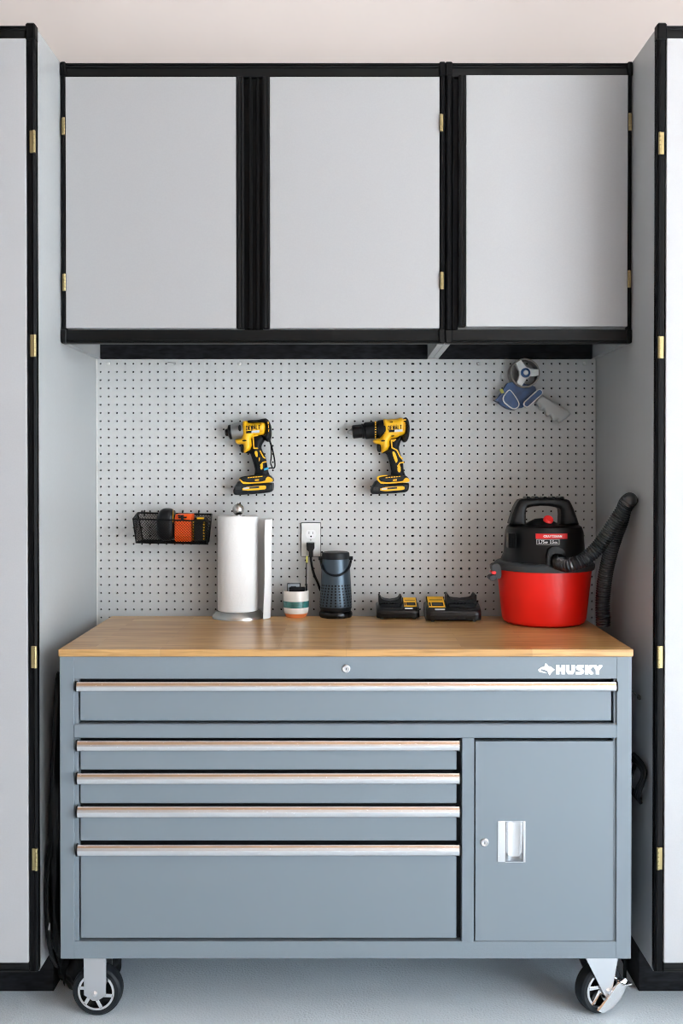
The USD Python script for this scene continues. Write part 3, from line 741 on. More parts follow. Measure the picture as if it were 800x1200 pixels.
Z2 = (400, 480, 8.0)
pistol('drill_driver', 'yellow and black cordless drill with long black chuck hanging at right', Z2,
    [(382, 92), (420, 90), (425, 96), (520, 88), (545, 78), (566, 80), (600, 112), (600, 200), (588, 234), (552, 240), (520, 266), (448, 274), (448, 366), (382, 408), (370, 406), (370, 335), (350, 322), (302, 320), (290, 284), (384, 266)],
    [(548, 112), (566, 96), (586, 76), (608, 74), (630, 108), (638, 180), (630, 262), (606, 308), (572, 306), (560, 250), (590, 232), (602, 190), (600, 124), (560, 122)],
    [(440, 270), (520, 262), (548, 240), (570, 262), (548, 315), (536, 360), (556, 430), (576, 495), (582, 575), (612, 650), (450, 640), (470, 590), (462, 545), (440, 460), (420, 410), (376, 410), (372, 396), (446, 368)],
    [(332, 314), (370, 322), (376, 396), (344, 402), (330, 372)],
    [(340, 630), (462, 612), (598, 612), (632, 650), (628, 680), (380, 694), (324, 648)],
    [(322, 648), (344, 618), (430, 612), (430, 620), (352, 630), (342, 650), (376, 682), (570, 674), (580, 650), (602, 634), (632, 652), (630, 676), (590, 682), (376, 698), (360, 692)],
    [(268, 740), (328, 648), (382, 694), (626, 682), (630, 710), (622, 762), (580, 778), (292, 794), (272, 782)],
    [(360, 728), (560, 714), (586, 722), (586, 744), (562, 752), (360, 766)],
    [([(468, 398), (494, 390), (524, 470), (518, 494), (504, 502)], 0), ([(520, 545), (530, 522), (550, 524), (552, 588), (524, 586)], 0),
     ([(502, 284), (464, 288), (470, 358), (516, 382), (545, 440), (566, 462)], 6), ([(576, 496), (545, 500), (524, 530)], 6), ([(470, 284), (500, 282), (496, 300), (472, 304)], 0)],
    {'axis': ((55, 214), (390, 184)), 'parts': [
        ('chuck_jaws', 'satin', [(55, 0), (56, 10), (75, 22), (100, 36), (104, 0)]),
        ('chuck', 'black_plastic', [(100, 0), (100, 52), (108, 62), (186, 63), (190, 70), (208, 71), (212, 62), (216, 0)]),
        ('clutch_ring', 'tool_black', [(210, 0), (212, 70), (224, 78), (300, 80), (302, 76), (338, 78), (340, 84), (392, 86), (392, 0)])], 'marks': [312]},
    (436, 150, 568, 196), (440, 192, 566, 214), [[(366, 290), (402, 288), (406, 300), (370, 304)], [(388, 156), (410, 154), (412, 212), (390, 214)], [(448, 120), (480, 116), (478, 126), (450, 128)], [(460, 248), (492, 244), (490, 254), (462, 256)]],
    [[(584, 130), (592, 130), (592, 150), (584, 150)], [(584, 160), (592, 160), (590, 200), (582, 200)], [(562, 100), (598, 96), (598, 106), (566, 110)]])

# ================================================================ tape dispenser
ZG = (560, 410, 5.714)
Yg = -0.028
tg = thing('tape_dispenser', 'blue and grey handheld packing tape dispenser hanging high on the pegboard', 'tape dispenser', at(625, 494, Yg))
G = lambda pts, n=1: zpoly(ZG, pts, Yg, n)
obj('body', [ext(G([(205, 208), (330, 228), (318, 262), (258, 330), (262, 392), (240, 404), (180, 388), (120, 340), (165, 268)]), Yg - 0.010, Yg + 0.026, 0.002), ext(G([(250, 225), (385, 232), (395, 292), (312, 384), (262, 392), (240, 350)]), Yg + 0.006, Yg + 0.026, 0.002)], 'blue', tg, label='blue plastic body')
c = at(560 + 305 / 5.714, 410 + 160 / 5.714, Yg); k = 1 / 5.714 / 381
rollm = lathe([(87 * k, 0.026), (97 * k, 0.026), (98 * k, 0.024), (98 * k, -0.024), (97 * k, -0.026), (87 * k, -0.026), (87 * k, 0.026)], c, 56, (0, -1, 0))
tr = obj('tape_roll', rollm, 'tape_brown', tg, label='part-used roll of brown tape')
spk = []
for g in (90 + 12, 90 + 132, 90 + 252):
    g = math.radians(g - 100)
    d = V([math.cos(g), math.sin(g)]); n_ = V([-d[1], d[0]])
    spk.append(Polygon([tuple(d * 88 * k + n_ * 20 * k), tuple(d * 30 * k + n_ * 26 * k), tuple(-d * 5 * k), tuple(d * 30 * k - n_ * 26 * k), tuple(d * 88 * k - n_ * 20 * k)]))
star = shapely.union_all(spk + [Point(0, 0).buffer(40 * k)]).buffer(-4 * k).buffer(8 * k).buffer(-4 * k)
star = shapely.affinity.translate(star, c[0], c[2])
obj('hub', ext(star, Yg - 0.031, Yg - 0.004, 0.002), 'white_plastic', tg, label='white three-spoke hub')
obj('hub_knob', lathe([(0, 0.040), (20 * k, 0.038), (30 * k, 0.036), (33 * k, 0.030), (0, 0.030)], c, 28, (0, -1, 0)), 'blue', tg)
obj('hub_glint', lathe([(0, 0.044), (12 * k, 0.043), (17 * k, 0.038), (0, 0.038)], c, 20, (0, -1, 0)), 'white_print', tg)  # white dome, the knob's glint put into its colour
cheek = G([(198, 270), (216, 276), (268, 352), (266, 382), (240, 398), (214, 390), (150, 336)], 2)
ck = obj('cheek_plate', ext(cheek.buffer(4 * k), Yg - 0.016, Yg - 0.008, 0.001), 'white_plastic', tg, label='blue cheek plate outlined in white')
obj('cheek_inlay', ext(cheek.buffer(-3 * k), Yg - 0.0175, Yg - 0.012, 0.001), 'blue', ck)
caps = LineString(zp(ZG, [(404, 288), (320, 364)], Yg))
cp = obj('brake_plate', ext(caps.buffer(23 * k), Yg - 0.018, Yg - 0.008, 0.001), 'white_plastic', tg, label='blue slotted bar outlined in white')
obj('brake_inlay', ext(caps.buffer(16 * k), Yg - 0.0195, Yg - 0.012, 0.001), 'blue', cp)
obj('handle', pillow(G([(420, 298), (470, 330), (560, 385), (618, 422), (614, 436), (590, 458), (548, 488), (538, 484), (528, 470), (512, 478), (498, 470), (492, 450), (478, 438), (464, 446), (452, 438), (450, 418), (436, 402), (420, 408), (408, 400), (406, 376), (376, 346)], 1), Yg, 0.016, 0.010, 0.003), 'handle_grey', tg, label='light grey grip with finger grooves')
obj('blade', [ext(G([(108, 338), (160, 296), (166, 302), (128, 350)], 0), Yg - 0.020, Yg + 0.02, 0)], 'blue', tg)
obj('tape_tab', ext(G([(138, 268), (158, 262), (172, 290), (150, 296)], 0), Yg - 0.014, Yg - 0.012, 0), mat('tab_yellow', (0.42, 0.40, 0.08), 0.5), tg, label='loose yellowish tape end')

# ================================================================ wire basket and its contents
ZB = (150, 590, 7.273)
BD = 0.105                          # how far it stands out
bl_b, br_b = at(150 + 82 / 7.273, 590 + 80 / 7.273, -0.006), at(150 + 712 / 7.273, 590 + 92 / 7.273, -0.006)
bl_f, br_f = at(150 + 42 / 7.273, 590 + 132 / 7.273, -BD), at(150 + 705 / 7.273, 590 + 152 / 7.273, -BD)
fl, fr = at(150 + 68 / 7.273, 590 + 334 / 7.273, -BD + 0.012), at(150 + 668 / 7.273, 590 + 346 / 7.273, -BD + 0.012)
kl, kr = fl + V([0.004, BD - 0.022, 0.002]), fr + V([-0.004, BD - 0.022, 0.002])
bk = thing('wire_basket', 'small black wire-mesh basket hooked on the pegboard with odds and ends', 'basket', (fl + fr) / 2 + V([0, 0.04, 0]))
rim = [tube([bl_b, br_b], 0.0024, 8), tube([bl_f, br_f], 0.0024, 8), tube([bl_b, bl_f], 0.0024, 8), tube([br_b, br_f], 0.0024, 8)]
obj('rim', rim, 'wire', bk)
obj('frame', [tube(q, 0.0019, 8) for q in ([fl, fr], [kl, kr], [fl, kl], [fr, kr], [bl_f, fl], [br_f, fr], [bl_b, kl], [br_b, kr])], 'wire', bk)


def netting(a, b, c, d, nu, nv, r=0.0006):
    """diamond mesh over the quad a b (top) d c (bottom)."""
    P = lambda s, t: (a * (1 - s) + b * s) * (1 - t) + (c * (1 - s) + d * s) * t
    out = []
    for sg in (1, -1):
        for i in range(-nv, nu + nv + 1):
            s0, s1 = i / nu, (i + sg * nv) / nu
            t0, t1 = 0.0, 1.0
            if s1 != s0:
                lo, hi = sorted(((0 - s0) / (s1 - s0), (1 - s0) / (s1 - s0)))
                t0, t1 = max(0, lo), min(1, hi)
            if t1 - t0 > 0.02:
                out.append(tube([P(s0 + (s1 - s0) * t0, t0), P(s0 + (s1 - s0) * t1, t1)], r, 4, cap=False))
    return out


obj('netting', netting(bl_f, br_f, fl, fr, 27, 9), 'wire', bk, kind='stuff')
obj('netting', netting(bl_b, br_b, kl, kr, 27, 9), 'wire', bk, kind='stuff')
obj('netting', netting(fl, fr, kl, kr, 27, 10), 'wire', bk, kind='stuff')
obj('netting', netting(bl_f, bl_b, fl, kl, 10, 9), 'wire', bk, kind='stuff')
obj('netting', netting(br_f, br_b, fr, kr, 10, 9), 'wire', bk, kind='stuff')
for u in (140, 466, 603):
    p = at(150 + u / 7.273, 590 + 62 / 7.273, -0.006); q = V([p[0], -0.006, bl_b[2] + (br_b[2] - bl_b[2]) * 0.6])
    obj('hook', tube([V([p[0], -0.001, p[2]]), V([p[0], -0.009, p[2]]), V([p[0], -0.010, q[2] - 0.004]), V([p[0], -0.004, q[2] - 0.006])], 0.0022, 8), 'wire', bk)
zf = max(fl[2], fr[2]) + 0.0025
zl = fl[2] + 0.0025
Yo = -0.055
# black roll of strap
r0 = at(150 + 330 / 7.273, 590 + 40 / 7.273, Yo)
s_ = thing('strap_roll', 'rolled black strap bulging out of the wire basket', 'strap', (r0[0], Yo, zf))
cz = (zf + r0[2]) / 2; rz = (r0[2] - zf) / 2
prof = [(0, -0.026), (0.8 * rz, -0.026), (0.95 * rz, -0.022), (rz, -0.015), (rz, 0.015), (0.95 * rz, 0.022), (0.8 * rz, 0.026), (0, 0.026)]
m = trimesh.creation.icosphere(4); v = m.vertices
v = np.sign(v) * np.abs(v) ** V([0.72, 0.62, 0.66])
m.vertices = v / np.abs(v).max(0) * V([0.030, 0.038, rz]) * (1 - 0.10 * np.maximum(v[:, 2:3], 0) ** 2 * V([1, 0, 0])) + V([r0[0], Yo + 0.004, cz])
obj('coil', m, mat('strap_nylon', (0.006, 0.0065, 0.008), 0.4, spec=0.3), s_)
obj('stitching', tube([V([r0[0] + 0.0245 - 0.004 * math.sin(a) ** 3, Yo + 0.004 - math.cos(a) * 0.036, cz + math.sin(a) * rz * 0.97]) for a in np.linspace(0.1, 1.3, 12)], 0.0008, 6), 'yellow', s_)
# orange tape measure
p0, p1 = at(150 + 405 / 7.273, 590 + 90 / 7.273, -0.07), at(150 + 545 / 7.273, 590 + 305 / 7.273, -0.07)
o_ = thing('tape_measure', 'bright orange tape measure standing in the wire basket', 'tape measure', ((p0[0] + p1[0]) / 2, -0.06, zf))
sq = Polygon([(-0.036, zf), (0.024, zf), (0.034, zf + 0.018), (0.030, p0[2] - 0.014), (0.014, p0[2]), (-0.030, p0[2]), (-0.036, p0[2] - 0.006)])
m = ext(sq.buffer(-0.004).buffer(0.004), 0, abs(p1[0] - p0[0]), 0.003)
v = m.vertices.copy(); m.vertices = np.stack([p0[0] + (v[:, 1]), -0.060 - v[:, 0], v[:, 2]], 1); m.invert()
if m.volume < 0: m.invert()
obj('case', m, 'orange', o_)
cx = (p0[0] + p1[0]) / 2 - 0.001; yt = -0.0945
obj('clip', [box(cx - 0.011, cx + 0.013, yt - 0.004, yt + 0.01, p0[2] - 0.011, p0[2] - 0.007, 0.001), box(cx - 0.003, cx + 0.004, yt - 0.0042, yt + 0.01, p0[2] - 0.017, p0[2] - 0.002, 0.001), box(cx - 0.013, cx - 0.004, yt - 0.0042, yt + 0.01, p0[2] - 0.006, p0[2] - 0.002, 0.001)], 'black_plastic', o_)
# black case with yellow edges
p0, p1 = at(150 + 565 / 7.273, 590 + 118 / 7.273, -0.06), at(150 + 668 / 7.273, 590 + 318 / 7.273, -0.06)
k_ = thing('pocket_tape', 'black pocket tape with yellow-edged corners at right in the wire basket', 'tape measure', ((p0[0] + p1[0]) / 2, -0.05, zf))
obj('case', box(p0[0], p1[0], -0.088, -0.02, zf, p0[2], 0.006), 'black_plastic', k_)
ye = [box(p0[0] + 0.012, p1[0] - 0.004, -0.089, -0.084, p0[2] - 0.004, p0[2] + 0.0006, 0.0004)]
for j in range(7):
    z = zf + 0.006 + j * (p0[2] - zf - 0.012) / 7
    ye.append(box(p1[0] - 0.0062, p1[0] - 0.002, -0.0892, -0.085, z, z + 0.0048, 0.0006))
    ye.append(box(p0[0] - 0.0005, p0[0] + 0.0025, -0.0885, -0.085, z, z + 0.004, 0.0006))
obj('edge_marks', ye, 'yellow', k_)

# ================================================================ outlet and plug
ZO = (320, 600, 7.273)
Yo = -0.010
po = Polygon(zp(ZO, [(240, 94), (402, 94), (402, 378), (240, 378)], Yo)).buffer(-0.002).buffer(0.002)
ou = thing('wall_outlet', 'white duplex power outlet with cover plate set in the pegboard', 'outlet', at(364, 652, -0.004))
obj('box_rim', ext(po.buffer(0.002), -0.003, 0.0, 0), 'grey_plastic', ou)
fp = obj('cover_plate', ext(po, Yo, -0.002, 0.002), 'white_plastic', ou)
for vc in (188, 300):
    c = V(zp(ZO, [(322, vc)], Yo)[0]); rr_ = 0.0165
    face = Point(*c).buffer(rr_).intersection(shapely.box(c[0] - 0.0165, c[1] - 0.0135, c[0] + 0.0165, c[1] + 0.0135))
    rcp = obj('receptacle', ext(face, Yo - 0.002, Yo + 0.003, 0.0006), 'white_print', ou)
    obj('slot', [box(c[0] - 0.0068, c[0] - 0.0054, Yo - 0.0024, Yo, c[1], c[1] + 0.008), box(c[0] + 0.0054, c[0] + 0.0068, Yo - 0.0024, Yo, c[1], c[1] + 0.007), lathe([(0, 0.0024), (0.0026, 0.0024), (0.0026, 0), (0, 0)], (c[0], Yo, c[1] - 0.0072), 14, (0, -1, 0))], 'black_plastic', rcp)
c = zp(ZO, [(320, 238)], Yo)[0]
obj('screw', lathe([(0, 0.0012), (0.0028, 0.0008), (0.003, 0), (0, 0)], (c[0], Yo, c[1]), 14, (0, -1, 0)), 'zinc', ou)
pg = thing('power_plug', 'black plug and cord in the lower socket of the wall outlet', 'plug', at(364, 645, -0.03))
Yp = -0.038
obj('plug_body', [ext(zpoly(ZO, [(283, 264), (350, 264), (350, 312), (338, 332), (338, 385), (304, 385), (304, 340), (286, 322)], Yp, 0), Yp, -0.0125, 0.003)], 'black_plastic', pg)
cp_ = [at(320 + u / 7.273, 600 + v / 7.273, y) for u, v, y in ((320, 375, -0.026), (326, 440, -0.026), (348, 530, -0.024), (378, 600, -0.02), (398, 655, -0.016), (430, 720, -0.014), (455, 800, -0.014))]
cp_.append(V([cp_[-1][0] + 0.01, -0.016, ZT + 0.006]))
obj('cord', tube(spline(cp_, 8), 0.0038, 10), 'black_plastic', pg)

# ================================================================ on the bench: paper towels
cb = onz(279.3, 728, ZT); BR = 0.0785
Cx, Cy = at(279.3, 715, cb[1] + BR)[0], cb[1] + BR
hd_ = thing('towel_holder', 'brushed steel upright paper towel holder with round knob and weighted base', 'paper towel holder', (Cx, Cy, ZT))
obj('base', lathe([(0, 0), (BR, 0), (BR, 0.005), (BR * 0.97, 0.009), (BR * 0.86, 0.020), (BR * 0.82, 0.022), (0, 0.022)], (Cx, Cy, ZT), 64), 'satin', hd_)
zr1 = at(279, 605.5, Cy - 0.06)[2]; zr0 = ZT + 0.0222
zk = at(279, 597, Cy)[2]
obj('rod', lathe([(0, 0.021), (0.008, 0.021), (0.008, zk - ZT - 0.012), (0, zk - ZT - 0.012)], (Cx, Cy, ZT), 20), 'satin', hd_)
kr_ = 0.0178
obj('knob', lathe([(0, zk - kr_)] + [(kr_ * math.cos(a) * (1.0), zk + kr_ * math.sin(a)) for a in np.linspace(-1.3, 1.35, 18)] + [(0.0028, zk + kr_ + 0.001), (0.0028, zk + kr_ + 0.0035), (0, zk + kr_ + 0.004)], (Cx, Cy, 0), 36), 'satin', hd_)
pr_ = thing('paper_towel_roll', 'thick white paper towel roll on the steel holder, last sheet hanging loose', 'paper towels', (Cx, Cy, zr0))
RR = 0.0608
CxR = at(278.7, 660, Cy)[0]


def roll():
    th = np.linspace(0, 2 * np.pi, 72, endpoint=False); prof = [(0.022, zr0), (RR - 0.0015, zr0), (RR, zr0 + 0.0015), (RR, (zr0 + zr1) / 2), (RR, zr1 - 0.002), (RR - 0.002, zr1), (0.022, zr1)]
    m = lathe(prof + [prof[0]], (0, 0, 0), 72)
    v = m.vertices; a = np.arctan2(v[:, 1], v[:, 0]); r = np.hypot(v[:, 0], v[:, 1])
    v[:, 2] += np.where(v[:, 2] > zr1 - 0.01, 0.0012 * np.sin(3 * a), 0)
    v[:, 0] += CxR; v[:, 1] += Cy; m.vertices = v
    return m


obj('roll', roll(), 'paper', pr_)
# the loose sheet: leaves the back of the roll, curls forward at the right
pts = [(CxR + RR * 0.1, Cy + RR + 0.0006), (CxR + RR * 0.6, Cy + RR * 0.93), (CxR + RR * 1.0, Cy + RR * 0.72)]
ex = at(319, 660, Cy + 0.0)[0]
pts += [(ex - 0.006, Cy + 0.028), (ex, Cy + 0.005), (ex - 0.0005, Cy - 0.03), (ex - 0.017, Cy - 0.052)]
curve = spline([(a, b, 0) for a, b in pts], 6)[:, :2]
zs0, zs1 = ZT + 0.002, at(312, 608, Cy)[2]
lay = LineString(curve).buffer(0.0007, cap_style=2)
mm = csec(lay).extrude(zs1 - zs0).refine_to_length(0.02)
v, f = arr(mm); v[:, 2] += zs0
v[:, 0] += 0.0035 * (zs1 - v[:, 2]) / (zs1 - zs0) * -1.6 + 0.001 * np.sin(v[:, 2] * 25)
near = np.hypot(v[:, 0] - Cx, v[:, 1] - Cy) < BR + 0.004
v[near, 2] = np.maximum(v[near, 2], ZT + 0.0225)
obj('loose_sheet', (v, f), 'paper', pr_)

# ================================================================ cup with gadgets
CR = 0.0385
cb = onz(346.8, 724.5, ZT); Cy = cb[1] + 0.031; Cx = at(346.8, 715, Cy)[0]
kz = lambda v: at(346.8, 600 + v / 7.273, Cy - 0.03)[2]
zc1 = at(346.8, 600 + 680 / 7.273, Cy - CR)[2]; Hc = zc1 - ZT
cpx = thing('cup', 'small ceramic cup with teal band and bare orange foot holding gadgets', 'cup', (Cx, Cy, ZT))
zz = lambda v: (905 - v) / (905 - 680) * Hc
obj('body', lathe([(0.0315, zz(880)), (0.0365, zz(862)), (CR, zz(835)), (CR, zz(700)), (CR * 0.985, zz(682)), (CR * 0.96, Hc), (CR * 0.93, zz(684)), (CR * 0.92, zz(860)), (0.0, zz(868)), (0, zz(880)), (0.0315, zz(880))], (Cx, Cy, ZT), 48), 'cup_white', cpx)
obj('teal_band', lathe([(CR + 0.0003, zz(820)), (CR + 0.0006, zz(818)), (CR + 0.0006, zz(768)), (CR + 0.0003, zz(766)), (CR - 0.001, zz(766)), (CR - 0.001, zz(820)), (CR + 0.0003, zz(820))], (Cx, Cy, ZT), 48), 'cup_teal', cpx)
obj('foot', lathe([(0, 0), (0.029, 0), (0.0305, 0.001), (0.0345, zz(876)), (0.0352, zz(872)), (0.033, zz(870)), (0, zz(870))], (Cx, Cy, ZT), 48), 'cup_orange', cpx)
zi = ZT + zz(866)
ph = thing('phone', 'flat gadget with dark rim and grey screen leaning at the back of the cup', 'phone', (Cx, Cy, zi))
q0, q1 = at(320 + 118 / 7.273, 600 + 606 / 7.273, Cy + 0.012), at(320 + 226 / 7.273, 600 + 690 / 7.273, Cy + 0.012)
q0[0] = max(q0[0], Cx - 0.029)
obj('case', box(q0[0], q1[0] + 0.003, Cy + 0.010, Cy + 0.016, zi, q0[2], 0.0015), 'black_plastic', ph)
obj('screen', box(q0[0] + 0.0022, q1[0], Cy + 0.0092, Cy + 0.0104, zi + 0.02, q0[2] - 0.0025, 0.0003), 'screen', ph)
rm = thing('black_case', 'black plastic case standing at the front inside the cup', 'case', (Cx, Cy - 0.008, zi))
q0, q1 = at(320 + 138 / 7.273, 600 + 634 / 7.273, Cy - 0.006), at(320 + 272 / 7.273, 600 + 690 / 7.273, Cy - 0.006)
obj('case', [box(q0[0], q1[0], Cy - 0.013, Cy + 0.006, zi, q0[2] - 0.002, 0.002), box(q0[0] + 0.004, q0[0] + 0.02, Cy - 0.012, Cy + 0.005, q0[2] - 0.004, q0[2], 0.001)], 'black_gloss', rm)
pe = thing('marker_pen', 'slim dark pen with yellow tip standing tall in the cup', 'pen', (Cx + 0.025, Cy, zi))
q0 = at(320 + 287 / 7.273, 600 + 374 / 7.273, Cy + 0.004); q1 = at(320 + 283 / 7.273, 600 + 690 / 7.273, Cy + 0.004); q2 = q1 + (q1 - q0) / np.linalg.norm(q1 - q0) * (q1[2] - zi - 0.002)
qq = lambda t: q0 + (q2 - q0) * t
obj('barrel', tube([qq(0.12), qq(0.3), qq(1.0)], [0.0026, 0.003, 0.0026], 12), 'black_plastic', pe)
obj('tip', tube([qq(0.0), qq(0.02), qq(0.12)], [0.0016, 0.003, 0.003], 12), mat('pen_tip_yellow', (0.55, 0.50, 0.10), 0.4), pe)
obj('clip', tube([qq(0.14) + V([0.002, -0.003, 0]), qq(0.5) + V([0.002, -0.0034, 0])], 0.0009, 6), 'zinc', pe)

# ================================================================ speaker
cb = onz(393.3, 725.6, ZT); SR = 0.0505
Cy = cb[1] + SR; Cx = at(393.3, 700, Cy)[0]
z_top = at(393.3, 600 + 345 / 7.273, Cy - 0.03)[2]; Hs = z_top - ZT
kk = 1 / 7.273 / (FPX / (Cy - EYE[1]))
sz = lambda v: (908 - v) / (908 - 345) * Hs
spk_ = thing('portable_speaker', 'blue-grey cylindrical portable speaker with carrying loop and perforated front', 'speaker', (Cx, Cy, ZT))
obj('dock_base', lathe([(0, 0), (134 * kk, 0), (142 * kk, sz(895)), (142 * kk, sz(872)), (134 * kk, sz(858)), (118 * kk, sz(854)), (0, sz(854))], (Cx, Cy, ZT), 56), 'black_gloss', spk_)
BP = [(118, 856), (128, 848), (135, 826), (137, 790), (135, 720), (131, 640), (126, 560), (120, 470), (116, 405)]
bd = obj('body', lathe([(0, sz(856))] + [(r * kk, sz(v)) for r, v in BP] + [(0, sz(405))], (Cx, Cy, ZT), 64), 'speaker', spk_, label='blue-grey metallic shell')
obj('lower_rim', lathe([(119 * kk, sz(856)), (130 * kk, sz(848)), (137 * kk, sz(826)), (138 * kk, sz(815)), (134 * kk, sz(815)), (119 * kk, sz(850)), (119 * kk, sz(856))], (Cx, Cy, ZT), 56), 'speaker_black', bd)
obj('cap', lathe([(0, sz(405)), (117 * kk, sz(405)), (119 * kk, sz(398)), (117 * kk, sz(360)), (112 * kk, sz(350)), (98 * kk, sz(345)), (60 * kk, sz(348)), (0, sz(349))], (Cx, Cy, ZT), 56), 'speaker_black', spk_)
rad = lambda v: np.interp(v, [b[1] for b in BP[::-1]], [b[0] for b in BP[::-1]]) * kk
holes = []
for j, v_ in enumerate(np.linspace(628, 800, 8)):
    sp_w = 0.20 + 0.035 * j
    for i in range(-5, 6):
        a = i * (0.215 + 0.012 * j)
        if abs(a) > 1.5: continue
        r = rad(v_); hw, hh = 0.0027, 0.0026
        m = trimesh.creation.box([2 * hw, 0.0016, 2 * hh]); m.apply_translation([0, -r + 0.0004, 0]); m.apply_transform(trimesh.transformations.rotation_matrix(a, [0, 0, 1])); m.apply_translation([Cx, Cy, ZT + sz(v_)])
        holes.append(m)
obj('perforation', holes, 'speaker_black', bd, kind='stuff')
lp = []
for g in np.linspace(0, math.pi, 24):
    ux, vv = -130 * math.cos(g), 400 + 138 * math.sin(g) ** 0.85
    y_ = Cy - math.sqrt(max((0.0 + rad(vv) + 0.004) ** 2 - (ux * kk) ** 2, 0)) if abs(ux * kk) < rad(vv) else Cy
    lp.append(V([Cx + ux * kk, min(y_, Cy), ZT + sz(vv)]))
lo = obj('carry_loop', tube(lp, 0.0034, 10), 'speaker_black', spk_, label='black rubber carrying loop')
obj('loop_pivot', [lathe([(0, -0.009), (0.006, -0.009), (0.006, 0.009), (0, 0.009)], (Cx + s * 121 * kk, Cy, ZT + sz(402)), 18, (1, 0, 0)) for s in (-1, 1)], 'speaker_black', lo)

# ================================================================ battery chargers


def charger(label, px0, px1, ybot, ytop_px, depth, mirror):
    c0, c1 = onz(px0, ybot, ZT), onz(px1, ybot, ZT)
    yf = c0[1]; x0, x1 = c0[0], c1[0]; Wd = x1 - x0; z0 = ZT + 0.003
    zh = at((px0 + px1) / 2, ytop_px, yf + depth * 0.55)[2]        # top of the horns
    s = (zh - ZT) / 0.065
    t = thing('battery_charger', label, 'charger', ((x0 + x1) / 2, yf + depth / 2, ZT))
    fx = (lambda a: x0 + Wd * a) if not mirror else (lambda a: x1 - Wd * a)
    # lower shell with a rounded nose
    zs = z0 + 0.030 * s
    sec = smooth_poly([(0, z0), (depth, z0), (depth, zs + 0.012 * s), (depth * 0.45, zs + 0.010 * s), (0.010, zs), (-0.001, zs - 0.008), (-0.001, z0 + 0.006)], 2)
    e = CrossSection([list(np.array(shapely.geometry.polygon.orient(sec).exterior.coords)[:-1])]).extrude(Wd).refine_to_length(0.012)
    v, f = arr(e)
    tt = np.clip(np.minimum(v[:, 2], Wd - v[:, 2]) / 0.014, 0, 1); pinch = np.sqrt(1 - (1 - tt) ** 2) * 0.12 + 0.88
    cy_, cz_ = depth / 2, z0
    v = np.stack([x0 + v[:, 2], yf + cy_ + (v[:, 0] - cy_) * pinch, cz_ + (v[:, 1] - cz_) * (0.5 + 0.5 * pinch)], 1)
    b = obj('shell', (v, f), 'black_gloss', t)
    obj('seam', box(x0 + 0.012, x1 - 0.012, yf - 0.0018, yf + 0.002, z0 + 0.014 * s, z0 + 0.0155 * s), 'black_plastic', b)
    for a in (0.12, 0.88):
        obj('rubber_foot', lathe([(0, 0), (0.005, 0), (0.006, 0.004), (0, 0.004)], (x0 + Wd * a, yf + 0.012, ZT), 14), 'grey_plastic', t)
        obj('rubber_foot', lathe([(0, 0), (0.005, 0), (0.006, 0.004), (0, 0.004)], (x0 + Wd * a, yf + depth - 0.014, ZT), 14), 'grey_plastic', t)
    # dock: two horned rails with a hollow between them
    a0, a1 = (0.05, 0.60)
    Xs = sorted((fx(a0), fx(a1))); wd = Xs[1] - Xs[0]
    prof = Polygon([(0, 0), (wd, 0), (wd, 0.034 * s), (wd - 0.004, 0.036 * s), (wd - 0.010, 0.026 * s), (wd - 0.018, 0.0225 * s), (wd / 2, 0.020 * s), (0.018, 0.0225 * s), (0.010, 0.026 * s), (0.004, 0.036 * s), (0, 0.034 * s)])
    pz = shapely.affinity.translate(prof, Xs[0], zs - 0.002)
    dk = obj('dock', ext(pz, yf + depth * 0.38, yf + depth * 0.96, 0.002), 'tool_black', t)
    obj('dock_slope', ext(Polygon([(Xs[0] + 0.006, zs - 0.004), (Xs[1] - 0.006, zs - 0.004), (Xs[1] - 0.006, zs + 0.010 * s), (Xs[0] + 0.006, zs + 0.010 * s)]), yf + depth * 0.22, yf + depth * 0.42, 0.004), 'tool_black', t)
    obj('contact', [box(Xs[0] + wd * q - 0.001, Xs[0] + wd * q + 0.001, yf + depth * 0.2, yf + depth * 0.36, zs + 0.009 * s, zs + 0.013 * s) for q in (0.3, 0.42, 0.54, 0.66)], 'tool_grey', dk)
    # yellow sloping label panel
    L0, L1 = sorted((fx(0.64), fx(0.95)))
    ys = [(yf + depth * 0.16, zs + 0.003), (yf + depth * 0.85, zs + 0.023 * s)]
    hb = [(L0 - 0.002, ys[0][0] - 0.004, zs - 0.006), (L1 + 0.002, ys[0][0] - 0.004, zs - 0.006), (L0 - 0.002, ys[1][0], zs - 0.006), (L1 + 0.002, ys[1][0], zs - 0.006)]
    hb += [(L0 - 0.002, ys[0][0] - 0.002, ys[0][1] - 0.0015), (L1 + 0.002, ys[0][0] - 0.002, ys[0][1] - 0.0015), (L0 - 0.002, ys[1][0], ys[1][1] - 0.0005), (L1 + 0.002, ys[1][0], ys[1][1] - 0.0005)]
    obj('raised_panel', trimesh.Trimesh(V(hb)).convex_hull, 'tool_black', t)

    def slab(a0, a1, b0, b1, h, m, nm, par):
        P = lambda a, b, k: (L0 + (L1 - L0) * a, ys[0][0] + (ys[1][0] - ys[0][0]) * b, ys[0][1] + (ys[1][1] - ys[0][1]) * b + k)
        return obj(nm, trimesh.Trimesh(V([P(a, b, k) for a in (a0, a1) for b in (b0, b1) for k in (-0.001, h)])).convex_hull, m, par)
    lb = slab(0.02, 0.98, 0.04, 0.96, 0.0008, 'yellow', 'label', t)
    slab(0.22, 0.9, 0.12, 0.42, 0.0012, 'tool_black', 'label_window', lb)
    slab(0.05, 0.16, 0.12, 0.42, 0.0012, 'tool_black', 'label_window', lb)
    slab(0.3, 0.8, 0.2, 0.32, 0.0014, 'grey_plastic', 'label_print', lb)
    slab(0.12, 0.9, 0.62, 0.7, 0.0012, mat('label_brown', (0.28, 0.15, 0.01), 0.5) if 'lb' not in M else M['lb'], 'label_print', lb)
